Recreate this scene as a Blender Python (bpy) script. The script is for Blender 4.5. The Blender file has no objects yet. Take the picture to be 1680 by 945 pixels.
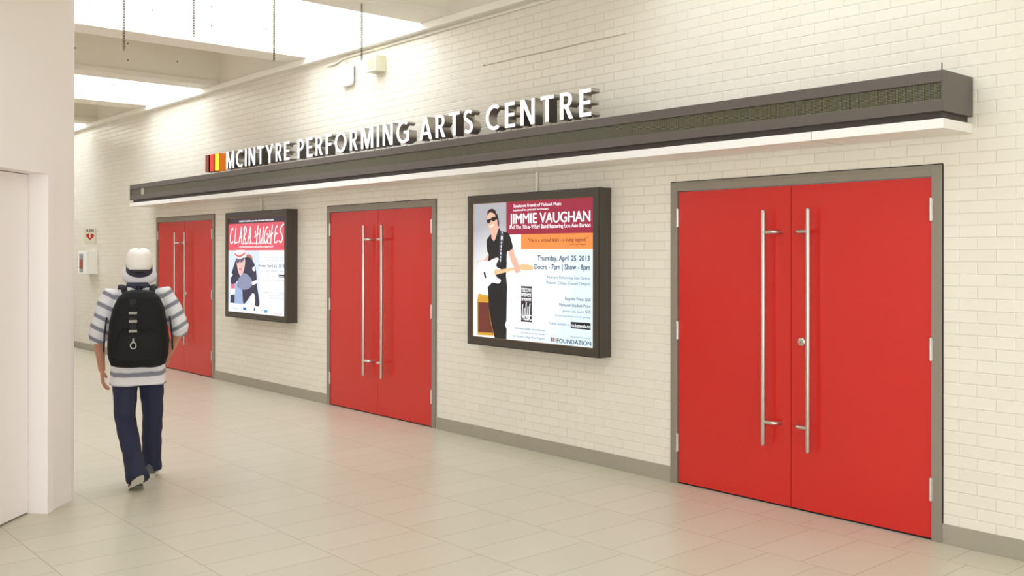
import bpy, bmesh, math, random
from mathutils import Vector, Matrix, noise

C = bpy.context.scene.collection
SC = bpy.context.scene
random.seed(4)

# ------------------------------------------------------------------ camera
cam_d = bpy.data.cameras.new('camera')
cam = bpy.data.objects.new('camera', cam_d)
C.objects.link(cam)
cam_d.sensor_width = 36.0
cam_d.lens = 1602.4 / 1680.0 * 36.0
cam_d.shift_y = -(472.5 - 414.25) / 1680.0
cam_d.clip_start = 0.05
_r = Vector((0.659207, 0.751960, 0.001281)).normalized()
_f = Vector((-0.751961, 0.659206, 0.001329)).normalized()
_u = _r.cross(_f).normalized()
_r = _f.cross(_u).normalized()
cam.matrix_world = Matrix(((_r.x, _u.x, -_f.x, 0.0), (_r.y, _u.y, -_f.y, -5.5237),
                           (_r.z, _u.z, -_f.z, 1.6461), (0, 0, 0, 1)))
SC.camera = cam

# ------------------------------------------------------------------ light levels and exposure
SC.view_settings.view_transform = 'Standard'
SC.view_settings.look = 'None'
SC.view_settings.gamma = 1.0
SC.view_settings.use_curve_mapping = False
SC.view_settings.exposure = 0.19
SKYLIGHT = 4.5          # glowing skylight panes over the open coffers
FILL_PANE = 13.5            # added glowing panes in the unseen walls, filling the hall with light
world = bpy.data.worlds.new('world')
SC.world = world
world.use_nodes = True
world.node_tree.nodes['Background'].inputs[0].default_value = (0.95, 0.96, 1.0, 1)
world.node_tree.nodes['Background'].inputs[1].default_value = 1.0
try:
    SC.cycles.use_denoising = True
    SC.cycles.max_bounces = 10
    SC.cycles.diffuse_bounces = 7
    SC.cycles.sample_clamp_indirect = 6.0
except Exception:
    pass

# ------------------------------------------------------------------ helpers
def lin(r, g, b):
    f = lambda c: (c / 255 / 12.92) if c / 255 <= 0.04045 else ((c / 255 + 0.055) / 1.055) ** 2.4
    return (f(r), f(g), f(b), 1.0)

def mat(name, col, rough=0.6, metal=0.0, emit=None, estr=1.0, noise_amt=0.0, nscale=8.0, bump=0.0, bscale=80.0, spec=0.5):
    m = bpy.data.materials.new(name)
    m.use_nodes = True
    nt = m.node_tree
    b = nt.nodes['Principled BSDF']
    b.inputs['Base Color'].default_value = col
    b.inputs['Roughness'].default_value = rough
    b.inputs['Metallic'].default_value = metal
    b.inputs['Specular IOR Level'].default_value = spec
    if emit is not None:
        b.inputs['Emission Color'].default_value = emit
        b.inputs['Emission Strength'].default_value = estr
    tc = nt.nodes.new('ShaderNodeTexCoord')
    if noise_amt > 0:
        n = nt.nodes.new('ShaderNodeTexNoise')
        n.inputs['Scale'].default_value = nscale
        n.inputs['Detail'].default_value = 4
        nt.links.new(tc.outputs['Object'], n.inputs['Vector'])
        mx = nt.nodes.new('ShaderNodeMix')
        mx.data_type = 'RGBA'
        mx.inputs[6].default_value = tuple(c * (1 - noise_amt) for c in col[:3]) + (1,)
        mx.inputs[7].default_value = tuple(min(1, c * (1 + noise_amt)) for c in col[:3]) + (1,)
        nt.links.new(n.outputs['Fac'], mx.inputs[0])
        nt.links.new(mx.outputs[2], b.inputs['Base Color'])
    if bump > 0:
        n2 = nt.nodes.new('ShaderNodeTexNoise')
        n2.inputs['Scale'].default_value = bscale
        n2.inputs['Detail'].default_value = 3
        nt.links.new(tc.outputs['Object'], n2.inputs['Vector'])
        bp = nt.nodes.new('ShaderNodeBump')
        bp.inputs['Strength'].default_value = bump
        bp.inputs['Distance'].default_value = 0.004
        nt.links.new(n2.outputs['Fac'], bp.inputs['Height'])
        nt.links.new(bp.outputs['Normal'], b.inputs['Normal'])
    return m

def glow(name, col, s=1.0):
    """a backlit or shining surface: emits, nearly black to other light"""
    return mat(name, (col[0] * .1, col[1] * .1, col[2] * .1, 1), 0.35, 0, col, s)

def M(nt, op, a, b=None):
    n = nt.nodes.new('ShaderNodeMath')
    n.operation = op
    for i, v in enumerate((a, b)):
        if v is None: continue
        if isinstance(v, (int, float)): n.inputs[i].default_value = v
        else: nt.links.new(v, n.inputs[i])
    return n.outputs[0]

class MB:
    """collects shapes into one mesh"""
    def __init__(s): s.bm = bmesh.new()
    def faces_of(s, vs, quads, mi=0):
        v = [s.bm.verts.new(p) for p in vs]
        for q in quads:
            try:
                f = s.bm.faces.new([v[i] for i in q]); f.material_index = mi
            except ValueError: pass
        return v
    def box(s, x0, x1, y0, y1, z0, z1, bev=0.0, mi=0):
        vs = [(x, y, z) for z in (z0, z1) for y in (y0, y1) for x in (x0, x1)]
        v = s.faces_of(vs, [(0, 2, 3, 1), (4, 5, 7, 6), (0, 1, 5, 4), (2, 6, 7, 3), (0, 4, 6, 2), (1, 3, 7, 5)], mi)
        if bev > 0:
            es = list({e for w in v for e in w.link_edges})
            bmesh.ops.bevel(s.bm, geom=es, offset=bev, segments=2, profile=0.6, affect='EDGES', material=mi)
        return s
    def prism(s, poly, a0, a1, axis='z', mi=0):
        """polygon extruded along an axis; poly holds the two other coordinates in xyz order"""
        def P(p, a):
            return (p[0], p[1], a) if axis == 'z' else ((p[0], a, p[1]) if axis == 'y' else (a, p[0], p[1]))
        n = len(poly)
        v0 = [s.bm.verts.new(P(p, a0)) for p in poly]
        v1 = [s.bm.verts.new(P(p, a1)) for p in poly]
        fs = [s.bm.faces.new(v0[::-1]), s.bm.faces.new(v1)]
        for i in range(n):
            fs.append(s.bm.faces.new((v0[i], v0[(i + 1) % n], v1[(i + 1) % n], v1[i])))
        for f in fs: f.material_index = mi
        return s
    def tube(s, pts, rad, n=12, cap=True, mi=0, sq=1.0, closed=False):
        """round tube through pts, rad a number or list; sq flattens the second axis"""
        pts = [Vector(p) for p in pts]
        k = len(pts)
        if not isinstance(rad, (list, tuple)): rad = [rad] * k
        rings = []
        up = None
        for i, p in enumerate(pts):
            if closed: d = (pts[(i + 1) % k] - pts[i - 1])
            else: d = (pts[min(i + 1, k - 1)] - pts[max(i - 1, 0)])
            d.normalize()
            if up is None:
                up = Vector((0, 0, 1)) if abs(d.z) < 0.9 else Vector((0, 1, 0))
            a = d.cross(up)
            if a.length < 1e-4: a = d.cross(Vector((1, 0, 0)))
            a.normalize()
            b = a.cross(d).normalized()
            up = b
            rings.append([s.bm.verts.new(p + rad[i] * (math.cos(t) * a + sq * math.sin(t) * b))
                          for t in [2 * math.pi * j / n for j in range(n)]])
        m = k if closed else k - 1
        for i in range(m):
            A, B = rings[i], rings[(i + 1) % k]
            for j in range(n):
                f = s.bm.faces.new((A[j], A[(j + 1) % n], B[(j + 1) % n], B[j])); f.material_index = mi
        if cap and not closed:
            f = s.bm.faces.new(rings[0]); f.material_index = mi
            f = s.bm.faces.new(rings[-1][::-1]); f.material_index = mi
        return s
    def loft(s, rings, n=24, power=2.0, cap=True, mi=0):
        """rings: (cx, cy, cz, rx, ry[, tilt about x]) stacked sections, superellipse"""
        rr = []
        for r in rings:
            cx, cy, cz, rx, ry = r[:5]
            tl = r[5] if len(r) > 5 else 0.0
            row = []
            for j in range(n):
                t = 2 * math.pi * j / n
                c, q = math.cos(t), math.sin(t)
                x = rx * math.copysign(abs(c) ** (2 / power), c)
                y = ry * math.copysign(abs(q) ** (2 / power), q)
                row.append(s.bm.verts.new((cx + x, cy + y * math.cos(tl), cz + y * math.sin(tl))))
            rr.append(row)
        for A, B in zip(rr, rr[1:]):
            for j in range(n):
                f = s.bm.faces.new((A[j], A[(j + 1) % n], B[(j + 1) % n], B[j])); f.material_index = mi
        if cap:
            s.bm.faces.new(rr[0][::-1]).material_index = mi
            s.bm.faces.new(rr[-1]).material_index = mi
        return s
    def ball(s, c, r, sc=(1, 1, 1), n=16, mi=0, rot=None):
        mm = Matrix.Translation(c) @ (rot.to_4x4() if rot else Matrix.Identity(4)) @ Matrix.Diagonal((r * sc[0], r * sc[1], r * sc[2], 1))
        g = bmesh.ops.create_uvsphere(s.bm, u_segments=n, v_segments=max(6, n // 2), radius=1, matrix=mm)
        for v in g['verts']:
            for f in v.link_faces: f.material_index = mi
        return s
    def build(s, name, mats, parent=None, smooth=False, loc=None):
        me = bpy.data.meshes.new(name)
        bmesh.ops.recalc_face_normals(s.bm, faces=s.bm.faces[:])
        s.bm.to_mesh(me); s.bm.free()
        return link(name, me, mats, parent, smooth, loc)

def link(name, me, mats, parent=None, smooth=False, loc=None):
    if len(me.materials): me.materials.clear()
    for m in (mats if isinstance(mats, (list, tuple)) else [mats]): me.materials.append(m)
    if smooth:
        for p in me.polygons: p.use_smooth = True
    o = bpy.data.objects.new(name, me)
    C.objects.link(o)
    if loc: o.location = loc
    if parent: o.parent = parent
    return o

def soft(o, ang=40):
    """smooth shading with sharp edges kept"""
    me = o.data
    bm = bmesh.new(); bm.from_mesh(me)
    for e in bm.edges:
        if len(e.link_faces) == 2:
            e.smooth = e.calc_face_angle(0) < math.radians(ang)
    for f in bm.faces: f.smooth = True
    bm.to_mesh(me); bm.free()
    return o

def tag(o, label=None, cat=None, group=None, kind=None):
    if label: o['label'] = label
    if cat: o['category'] = cat
    if group: o['group'] = group
    if kind: o['kind'] = kind
    return o

def empty(name, loc=(0, 0, 0), rz=0.0):
    o = bpy.data.objects.new(name, None)
    o.empty_display_size = 0.1
    C.objects.link(o); o.location = loc; o.rotation_euler = (0, 0, rz)
    return o

def copy_tree(o, parent=None, skip=()):
    c = o.copy(); C.objects.link(c)
    if parent: c.parent = parent
    for ch in list(o.children):
        copy_tree(ch, c)
    return c

def evaluated(o, kill=True):
    """mesh of an object after its modifiers"""
    dg = bpy.context.evaluated_depsgraph_get()
    dg.update()
    me = bpy.data.meshes.new_from_object(o.evaluated_get(dg))
    if kill:
        d = o.data
        bpy.data.objects.remove(o)
    return me

def fuse(mb, voxel, smooth_it=6, fac=0.5):
    """overlapping closed shapes grown into one continuous skin"""
    me = bpy.data.meshes.new('t')
    bmesh.ops.recalc_face_normals(mb.bm, faces=mb.bm.faces[:])
    mb.bm.to_mesh(me); mb.bm.free()
    o = bpy.data.objects.new('t', me); C.objects.link(o)
    r = o.modifiers.new('r', 'REMESH'); r.mode = 'VOXEL'; r.voxel_size = voxel
    if smooth_it:
        s = o.modifiers.new('s', 'SMOOTH'); s.factor = fac; s.iterations = smooth_it
    return evaluated(o)

def curve_mesh(splines, extrude, offset=0.0, bevel=0.0):
    """filled outlines (x, y lists; holes by even-odd) made into a mesh"""
    cu = bpy.data.curves.new('c', 'CURVE')
    cu.dimensions = '2D'; cu.fill_mode = 'BOTH'; cu.extrude = extrude; cu.offset = offset
    cu.bevel_depth = bevel
    for pts in splines:
        sp = cu.splines.new('POLY'); sp.points.add(len(pts) - 1); sp.use_cyclic_u = True
        for q, p in zip(sp.points, pts): q.co = (p[0], p[1], 0, 1)
    o = bpy.data.objects.new('c', cu); C.objects.link(o)
    return evaluated(o)

_text_cache = {}
def text_mesh(s, bold=0.0, extrude=0.0):
    cu = bpy.data.curves.new('f', 'FONT')
    cu.body = s; cu.size = 1.0; cu.offset = bold; cu.extrude = extrude
    cu.resolution_u = 3
    o = bpy.data.objects.new('f', cu); C.objects.link(o)
    return evaluated(o)

_h = text_mesh('H')
CAP = max(v.co.y for v in _h.vertices)

def line_of_text(s, x, z, w, h, bold=0.0, shear=0.0):
    """mesh in the xz plane (facing -y), fitted to width w and cap height h"""
    me = text_mesh(s, 0.0)
    if bold > 0.005:
        cop = []
        for k, (dx, dy) in enumerate(((0, 0), (bold, 0), (-bold, 0), (0, bold * .6), (0, -bold * .6))):
            q = me.copy()
            for v in q.vertices: v.co.x += dx; v.co.y += dy; v.co.z += k * 0.0004
            cop.append((q, 0, 0))
        me = join_meshes(cop)
    xs = [v.co.x for v in me.vertices]
    a, b = min(xs), max(xs)
    sx, sy = w / (b - a), h / CAP
    for v in me.vertices:
        X = (v.co.x - a) * sx + shear * v.co.y * sy
        v.co = Vector((x + X, -v.co.z * .1, z + v.co.y * sy))
    return me

def join_meshes(lst):
    """list of (mesh, material index, y offset) into one mesh"""
    bm = bmesh.new()
    for me, mi, y in lst:
        n0 = len(bm.verts); f0 = len(bm.faces)
        bm.from_mesh(me)
        bm.verts.ensure_lookup_table(); bm.faces.ensure_lookup_table()
        for v in bm.verts[n0:]: v.co.y += y
        for f in bm.faces[f0:]: f.material_index = mi
    out = bpy.data.meshes.new('j'); bm.to_mesh(out); bm.free()
    return out

# ------------------------------------------------------------------ materials
def brick_material():
    m = mat('painted_brick', lin(229, 218, 197), 0.27)
    nt = m.node_tree; b = nt.nodes['Principled BSDF']
    tc = [n for n in nt.nodes if n.type == 'TEX_COORD'][0]
    sp = nt.nodes.new('ShaderNodeSeparateXYZ'); nt.links.new(tc.outputs['Object'], sp.inputs[0])
    X = M(nt, 'ADD', sp.outputs['X'], 2.48 + 0.203 * 200)
    Z = M(nt, 'ADD', sp.outputs['Z'], -1.534 + 0.0684 * 24)
    cb = nt.nodes.new('ShaderNodeCombineXYZ'); nt.links.new(X, cb.inputs[0]); nt.links.new(Z, cb.inputs[1])
    def brick(c1, c2, mo, msize, smooth):
        t = nt.nodes.new('ShaderNodeTexBrick')
        t.offset = 0.5; t.offset_frequency = 2; t.squash = 1.0
        t.inputs['Color1'].default_value = c1; t.inputs['Color2'].default_value = c2
        t.inputs['Mortar'].default_value = mo
        t.inputs['Scale'].default_value = 1.0
        t.inputs['Mortar Size'].default_value = msize
        t.inputs['Mortar Smooth'].default_value = smooth
        t.inputs['Bias'].default_value = 0.0
        t.inputs['Brick Width'].default_value = 0.203
        t.inputs['Row Height'].default_value = 0.0684
        nt.links.new(cb.outputs[0], t.inputs['Vector'])
        return t
    t1 = brick(lin(230, 223, 209), lin(226, 219, 204), lin(223, 216, 201), 0.0024, 0.3)
    nt.links.new(t1.outputs['Color'], b.inputs['Base Color'])
    # relief: raked joints, each brick set a touch differently, brush texture in the paint
    t2 = brick((1, 1, 1, 1), (1, 1, 1, 1), (0, 0, 0, 1), 0.0050, 0.9)
    t3 = brick((1, 1, 1, 1), (0, 0, 0, 1), (0.5, 0.5, 0.5, 1), 0.0, 0.0)
    n = nt.nodes.new('ShaderNodeTexNoise'); n.inputs['Scale'].default_value = 22; n.inputs['Detail'].default_value = 3
    nt.links.new(tc.outputs['Object'], n.inputs['Vector'])
    # tilt: height slope per brick
    saw = M(nt, 'FRACT', M(nt, 'DIVIDE', Z, 0.0684))
    g3 = nt.nodes.new('ShaderNodeSeparateColor'); nt.links.new(t3.outputs['Color'], g3.inputs[0])
    tilt = M(nt, 'MULTIPLY', M(nt, 'MULTIPLY', M(nt, 'SUBTRACT', g3.outputs[0], 0.5), saw), 0.22)
    g2 = nt.nodes.new('ShaderNodeSeparateColor'); nt.links.new(t2.outputs['Color'], g2.inputs[0])
    h = M(nt, 'ADD', M(nt, 'ADD', g2.outputs[0], tilt), M(nt, 'MULTIPLY', n.outputs['Fac'], 0.22))
    bp = nt.nodes.new('ShaderNodeBump'); bp.inputs['Strength'].default_value = 0.8
    bp.inputs['Distance'].default_value = 0.0026
    nt.links.new(h, bp.inputs['Height']); nt.links.new(bp.outputs['Normal'], b.inputs['Normal'])
    return m

def tile_material():
    m = mat('floor_tile', lin(214, 200, 175), 0.3)
    nt = m.node_tree; b = nt.nodes['Principled BSDF']
    tc = [n for n in nt.nodes if n.type == 'TEX_COORD'][0]
    sp = nt.nodes.new('ShaderNodeSeparateXYZ'); nt.links.new(tc.outputs['Object'], sp.inputs[0])
    v = M(nt, 'ADD', M(nt, 'MULTIPLY', sp.outputs['Y'], -1.0), -0.3 + 0.61 * 60)   # grows away from the brick wall
    row = M(nt, 'SUBTRACT', M(nt, 'FLOOR', M(nt, 'DIVIDE', v, 0.61)), 60.0)
    u = M(nt, 'ADD', M(nt, 'SUBTRACT', sp.outputs['X'], M(nt, 'MULTIPLY', row, 0.1017)), 2.304 + 0.305 * 300)
    cb = nt.nodes.new('ShaderNodeCombineXYZ'); nt.links.new(u, cb.inputs[0]); nt.links.new(v, cb.inputs[1])
    t = nt.nodes.new('ShaderNodeTexBrick'); t.offset = 0.0; t.offset_frequency = 2
    t.inputs['Color1'].default_value = lin(204, 197, 177); t.inputs['Color2'].default_value = lin(200, 193, 172)
    t.inputs['Mortar'].default_value = lin(158, 144, 122)
    t.inputs['Scale'].default_value = 1; t.inputs['Mortar Size'].default_value = 0.0024
    t.inputs['Mortar Smooth'].default_value = 0.2; t.inputs['Brick Width'].default_value = 0.305; t.inputs['Row Height'].default_value = 0.61
    nt.links.new(cb.outputs[0], t.inputs['Vector'])
    n = nt.nodes.new('ShaderNodeTexNoise'); n.inputs['Scale'].default_value = 3.0; n.inputs['Detail'].default_value = 5
    mp = nt.nodes.new('ShaderNodeMapping'); mp.inputs['Scale'].default_value = (6, 1, 1)
    nt.links.new(tc.outputs['Object'], mp.inputs[0]); nt.links.new(mp.outputs[0], n.inputs['Vector'])
    mx = nt.nodes.new('ShaderNodeMix'); mx.data_type = 'RGBA'; mx.blend_type = 'MULTIPLY'
    mx.inputs[0].default_value = 1.0
    rm = nt.nodes.new('ShaderNodeMapRange'); rm.inputs['To Min'].default_value = 0.95; rm.inputs['To Max'].default_value = 1.03
    nt.links.new(n.outputs['Fac'], rm.inputs['Value'])
    cc = nt.nodes.new('ShaderNodeCombineColor')
    for i in range(3): nt.links.new(rm.outputs[0], cc.inputs[i])
    nt.links.new(t.outputs['Color'], mx.inputs[6]); nt.links.new(cc.outputs[0], mx.inputs[7])
    nt.links.new(mx.outputs[2], b.inputs['Base Color'])
    r2 = nt.nodes.new('ShaderNodeMapRange'); r2.inputs['To Min'].default_value = 0.26; r2.inputs['To Max'].default_value = 0.40
    nt.links.new(n.outputs['Fac'], r2.inputs['Value']); nt.links.new(r2.outputs[0], b.inputs['Roughness'])
    return m

def led_material():
    m = mat('led_dots', lin(60, 58, 48), 0.35)
    nt = m.node_tree; b = nt.nodes['Principled BSDF']
    tc = [n for n in nt.nodes if n.type == 'TEX_COORD'][0]
    sp = nt.nodes.new('ShaderNodeSeparateXYZ'); nt.links.new(tc.outputs['Object'], sp.inputs[0])
    p = 0.0082
    fx = M(nt, 'SUBTRACT', M(nt, 'FRACT', M(nt, 'DIVIDE', M(nt, 'ADD', sp.outputs['X'], 40.0), p)), 0.5)
    fz = M(nt, 'SUBTRACT', M(nt, 'FRACT', M(nt, 'DIVIDE', sp.outputs['Z'], p)), 0.5)
    d = M(nt, 'ADD', M(nt, 'MULTIPLY', fx, fx), M(nt, 'MULTIPLY', fz, fz))
    k = M(nt, 'LESS_THAN', d, 0.085)
    mx = nt.nodes.new('ShaderNodeMix'); mx.data_type = 'RGBA'
    mx.inputs[6].default_value = lin(44, 41, 35); mx.inputs[7].default_value = lin(128, 126, 88)
    nt.links.new(k, mx.inputs[0]); nt.links.new(mx.outputs[2], b.inputs['Base Color'])
    return m

BRICK = brick_material()
TILE = tile_material()
LED = led_material()
BASEB = mat('grey_vinyl', lin(158, 150, 134), 0.45, noise_amt=0.08, nscale=3)
RED = mat('red_door_paint', lin(200, 38, 30), 0.24, noise_amt=0.03, nscale=2, bump=0.05, bscale=300)
FRAME = mat('grey_frame_paint', lin(137, 128, 115), 0.4, noise_amt=0.04)
GAP = mat('dark_gap', lin(30, 30, 34), 0.8)
STEEL = mat('brushed_steel', (0.62, 0.59, 0.54, 1), 0.28, 1.0, bump=0.08, bscale=200)
HINGE = mat('hinge_steel', (0.66, 0.63, 0.58, 1), 0.4, 0.9)
WHITEP = mat('white_wall_paint', lin(243, 236, 232), 0.5, noise_amt=0.015, nscale=2, bump=0.04, bscale=150)
WHITED = mat('white_door_paint', lin(243, 236, 233), 0.35, bump=0.03, bscale=150)
BEAM = mat('painted_concrete', lin(238, 233, 220), 0.6, noise_amt=0.03, nscale=3, bump=0.1, bscale=60)
COFFER = mat('grey_coffer_paint', lin(236, 231, 218), 0.65, noise_amt=0.03, nscale=3, bump=0.1, bscale=60)
LEDGE = mat('cream_trim_paint', lin(242, 238, 228), 0.4)
DARKM = mat('bronze_grey_metal', lin(98, 90, 84), 0.38, 0.25, noise_amt=0.04)
DARKN = mat('dark_bronze_metal', lin(72, 64, 58), 0.45, 0.2)
TRAY = mat('white_tray_metal', lin(236, 232, 226), 0.35)
LBOX = mat('dark_bronze_case', lin(74, 67, 58), 0.34, 0.3, noise_amt=0.04)
LBOXE = mat('black_case_edge', lin(30, 28, 24), 0.4)
ALU = mat('satin_aluminium', (0.50, 0.47, 0.43, 1), 0.28, 0.9)
LFACE = glow('lit_white_acrylic', (1.0, 1.0, 1.0, 1), 1.15)
CONDUIT = mat('white_conduit', lin(232, 226, 212), 0.4)
IVORY = mat('ivory_plastic', lin(214, 211, 184), 0.45)
IVORYG = mat('ivory_grille', lin(190, 187, 156), 0.6, bump=0.3, bscale=600)
WPLAST = mat('white_plastic', lin(244, 242, 238), 0.3)
CHAINM = mat('old_steel_chain', lin(120, 104, 84), 0.45, 0.8)
SKYG = glow('skylight_glow', (0.925, 1.01, 1.095, 1), SKYLIGHT)
SKYG2 = glow('skylight_glow_dim', (0.925, 1.01, 1.095, 1), SKYLIGHT * 0.48)
FILLG = glow('window_daylight', (0.925, 1.01, 1.095, 1), FILL_PANE)  # added fill light, panes opposite the doors
FILLGR = glow('end_window_daylight', (0.925, 1.01, 1.095, 1), FILL_PANE * 0.2)  # weaker added fill light, panes in the end wall

# ================================================================== the room
MB().box(-24.2, 6.2, -11.2, 0.2, -0.2, 0.0).build('floor', TILE).__setitem__('kind', 'structure')

DOORX = [-14.204, -9.359, -4.551]
DW, DH = 1.979, 2.16
# brick wall, cut away behind the doors
mb = MB()
xs = [-24.2] + [v for x in DOORX for v in (x + 0.01, x + DW - 0.01)] + [6.2]
for i in range(0, len(xs), 2):
    mb.box(xs[i], xs[i + 1], 0.0, 0.2, -0.2, DH - 0.01)
mb.box(-24.2, 6.2, 0.0, 0.2, DH - 0.01, 3.822)
w = mb.build('wall_back', BRICK); tag(w, 'cream painted brick wall with the three red door pairs', kind='structure')
tag(MB().box(-24.2, 6.2, 0.0, 0.2, 3.822, 5.0).build('wall_back_upper', COFFER), kind='structure')
# baseboards between the doors
segs = [(-24.0, DOORX[0]), (DOORX[0] + DW, DOORX[1]), (DOORX[1] + DW, DOORX[2]), (DOORX[2] + DW, 6.0)]
for i, (a, b) in enumerate(segs):
    o = MB().box(a + 0.002, b - 0.002, -0.008, -0.0005, 0.0, 0.112, 0.002)
    for k in range(int(a) - 1, int(b) + 1):
        pass
    o = o.build('baseboard_back' if i == 0 else 'baseboard_back.%03d' % i, BASEB)
    tag(o, kind='structure')
# ledge along the top of the brick
tag(MB().box(-24.0, 6.0, -0.09, 0.0, 3.757, 3.822, 0.004).build('trim_1', LEDGE), kind='structure')

# white block standing at 45 degrees on the left, its long side running down the corridor
E45 = Vector((-0.70711, 0.70711)); N45 = Vector((0.70711, 0.70711)); CO = Vector((-6.846, -3.414))
def blk(e, n): return tuple(CO + E45 * e + N45 * n)
ca, cb_ = blk(-0.045, 0), (CO.x - 0.045, CO.y)
arc = [ca, blk(-0.02, -0.002), (CO.x - 0.004, CO.y - 0.003), (CO.x - 0.022, CO.y - 0.0005), cb_]
o1, o2 = blk(-0.345, 0), blk(-1.37, 0)          # door opening
i1, i2 = blk(-0.345, -0.16), blk(-1.37, -0.16)
end = blk(-10.3, 0)
mb = MB()
mb.prism([end, o2, i2, i1, o1] + arc + [(-24.0, -3.414), (-24.0, end[1])], 0.0, 2.19)
mb.prism([end] + arc + [(-24.0, -3.414), (-24.0, end[1])], 2.19, 5.0)
w = mb.build('wall_left', WHITEP); tag(w, 'white painted wall at an angle with rounded corner', kind='structure')
# the door in it
d4 = empty('door_4', blk(-0.86, 0.0) + (0.0,), math.radians(-45)); tag(d4, 'white door and frame in the angled white wall at left', kind='structure')
# local x runs along -E45 ... toward the camera; local y = N45
def L4(mb, e0, e1, n0, n1, z0, z1, bev=0.002):
    # e measured as above; local x = -(e + .86)
    return mb.box(-(e1 + 0.86), -(e0 + 0.86), n0, n1, z0, z1, bev)
mb = MB()
L4(mb, -0.372, -0.302, -0.155, 0.022, 0.0, 2.205)
L4(mb, -1.41, -1.34, -0.155, 0.022, 0.0, 2.205)
L4(mb, -1.3405, -0.3715, -0.155, 0.022, 2.145, 2.205)
L4(mb, -0.395, -0.3715, -0.155, -0.148, 0.0, 2.145)
mb.build('door_frame', WHITED, d4)
mb = MB(); L4(mb, -1.338, -0.376, -0.147, -0.104, 0.012, 2.141, 0.001)
lf = mb.build('door_leaf', WHITED, d4)
mb = MB()
mb.tube([(0.38, -0.103, 1.02), (0.38, -0.05, 1.02), (0.36, -0.045, 1.02), (0.27, -0.045, 1.02)], 0.009, 10)
mb.tube([(0.38, -0.104, 1.02), (0.38, -0.098, 1.02)], 0.026, 18)
soft(mb.build('lever_handle', STEEL, lf))

# other walls of the hall (behind the camera)
mb = MB()
mb.box(end[0] - 0.3, 6.2, end[1] - 0.2, end[1], 0, 0.9)
mb.box(end[0] - 0.3, 6.2, end[1] - 0.2, end[1], 2.7, 5.0)
xw = [end[0] - 0.3, 0.8, 2.3, 2.6, 4.1, 4.4, 5.9, 6.2]
for a, b in ((xw[0], xw[1]), (xw[2], xw[3]), (xw[4], xw[5]), (xw[6], xw[7])):
    mb.box(a, b, end[1] - 0.2, end[1], 0.9, 2.7)
tag(mb.build('wall_front', WHITEP), kind='structure')
for i, (a, b) in enumerate(((0.8, 2.3), (2.6, 4.1), (4.4, 5.9))):  # framed glowing panes out of view, added to brighten the hall
    y = end[1] - 0.1
    wd = MB().box(a, a + .05, y - .04, y + .04, .9, 2.7).box(b - .05, b, y - .04, y + .04, .9, 2.7).box(a + .05, b - .05, y - .04, y + .04, .9, .95).box(a + .05, b - .05, y - .04, y + .04, 2.65, 2.7).build('window_%d' % (i + 1), WHITED)
    tag(wd, kind='structure')
    MB().box(a + .05, b - .05, y - .01, y, .95, 2.65).build('pane', FILLG, wd)
mb = MB().box(6.0, 6.2, end[1], 0.0, 2.8, 5.0).box(6.0, 6.2, end[1], 0.0, 0, 0.2)
yw = [end[1], -9.3, -7.2, -6.9, -4.8, -4.5, -2.4, 0.0]
for k in range(0, 8, 2): mb.box(6.0, 6.2, yw[k], yw[k + 1], 0.2, 2.8)
tag(mb.build('wall_right', WHITEP), kind='structure')
for i in range(3):  # unseen end-wall panes, added to throw light on the angled white wall
    a, b = yw[1 + 2 * i], yw[2 + 2 * i]
    wd = MB().box(6.06, 6.14, a, a + .05, .2, 2.8).box(6.06, 6.14, b - .05, b, .2, 2.8).box(6.06, 6.14, a + .05, b - .05, .2, .25).box(6.06, 6.14, a + .05, b - .05, 2.75, 2.8).build('window_%d' % (i + 20), WHITED)
    tag(wd, kind='structure')
    MB().box(6.09, 6.10, a + .05, b - .05, .25, 2.75).build('pane', FILLGR, wd)
tag(MB().box(-24.2, -24.0, -3.414, 0.0, 0, 5.0).build('wall_far', WHITEP), kind='structure')

# ------------------------------------------------------------------ ceiling: beams across the hall, open and closed coffers between
def yend(x):  # where a beam meets the white block or the front wall
    return -3.414 if x < CO.x else max(end[1], CO.y - (x - CO.x))
BEAMS = [(-19.55, -19.2), (-17.1, -16.75), (-14.80, -14.37), (-12.44, -12.08), (-10.06, -9.68), (-7.52, -7.16),
         (-4.95, -4.6), (-2.5, -2.15), (-0.05, 0.3), (2.4, 2.75), (4.85, 5.2)]
for i, (a, b) in enumerate(BEAMS):
    ye = yend(a)
    mb = MB().box(a, b, ye, -0.0, 3.823, 3.888, 0.004).box(a + 0.045, b - 0.045, ye, -0.0, 3.887, 4.9)
    # form tie holes left in the concrete face
    k = 0
    y = -0.55
    while y > ye + 0.3:
        for z in (4.02, 4.22) if k % 3 == 1 else (4.08,):
            mb.tube([(b - 0.046, y, z), (b - 0.043, y, z)], 0.010, 10, mi=1)
        y -= 0.62; k += 1
    o = mb.build('beam' if i == 0 else 'beam.%03d' % i, [BEAM, mat('form_tie_hole', lin(112, 100, 84), .8) if not i else bpy.data.materials['form_tie_hole']])
    tag(o, kind='structure', group='ceiling beams across the hall')
mb = MB()
gaps = [(-24.0, BEAMS[0][0])] + [(BEAMS[i][1], BEAMS[i + 1][0]) for i in range(len(BEAMS) - 1)] + [(BEAMS[-1][1], 6.0)]
closed, openc = [], []
for i, (a, b) in enumerate(gaps):
    # the coffer just right of x=-7.08 is closed, the next one to the left open, and so on
    mid = (a + b) / 2
    k = [j for j, g in enumerate(gaps) if g[1] == BEAMS[5][0]][0]
    (openc if (i - k) % 2 == 0 else closed).append((a, b))
for a, b in closed: mb.box(a, b, yend(a), 0.0, 4.42, 4.55)
mb.box(-24.2, 6.2, -11.2, 0.2, 5.0, 5.1)
tag(mb.build('ceiling', COFFER), kind='structure')
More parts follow.
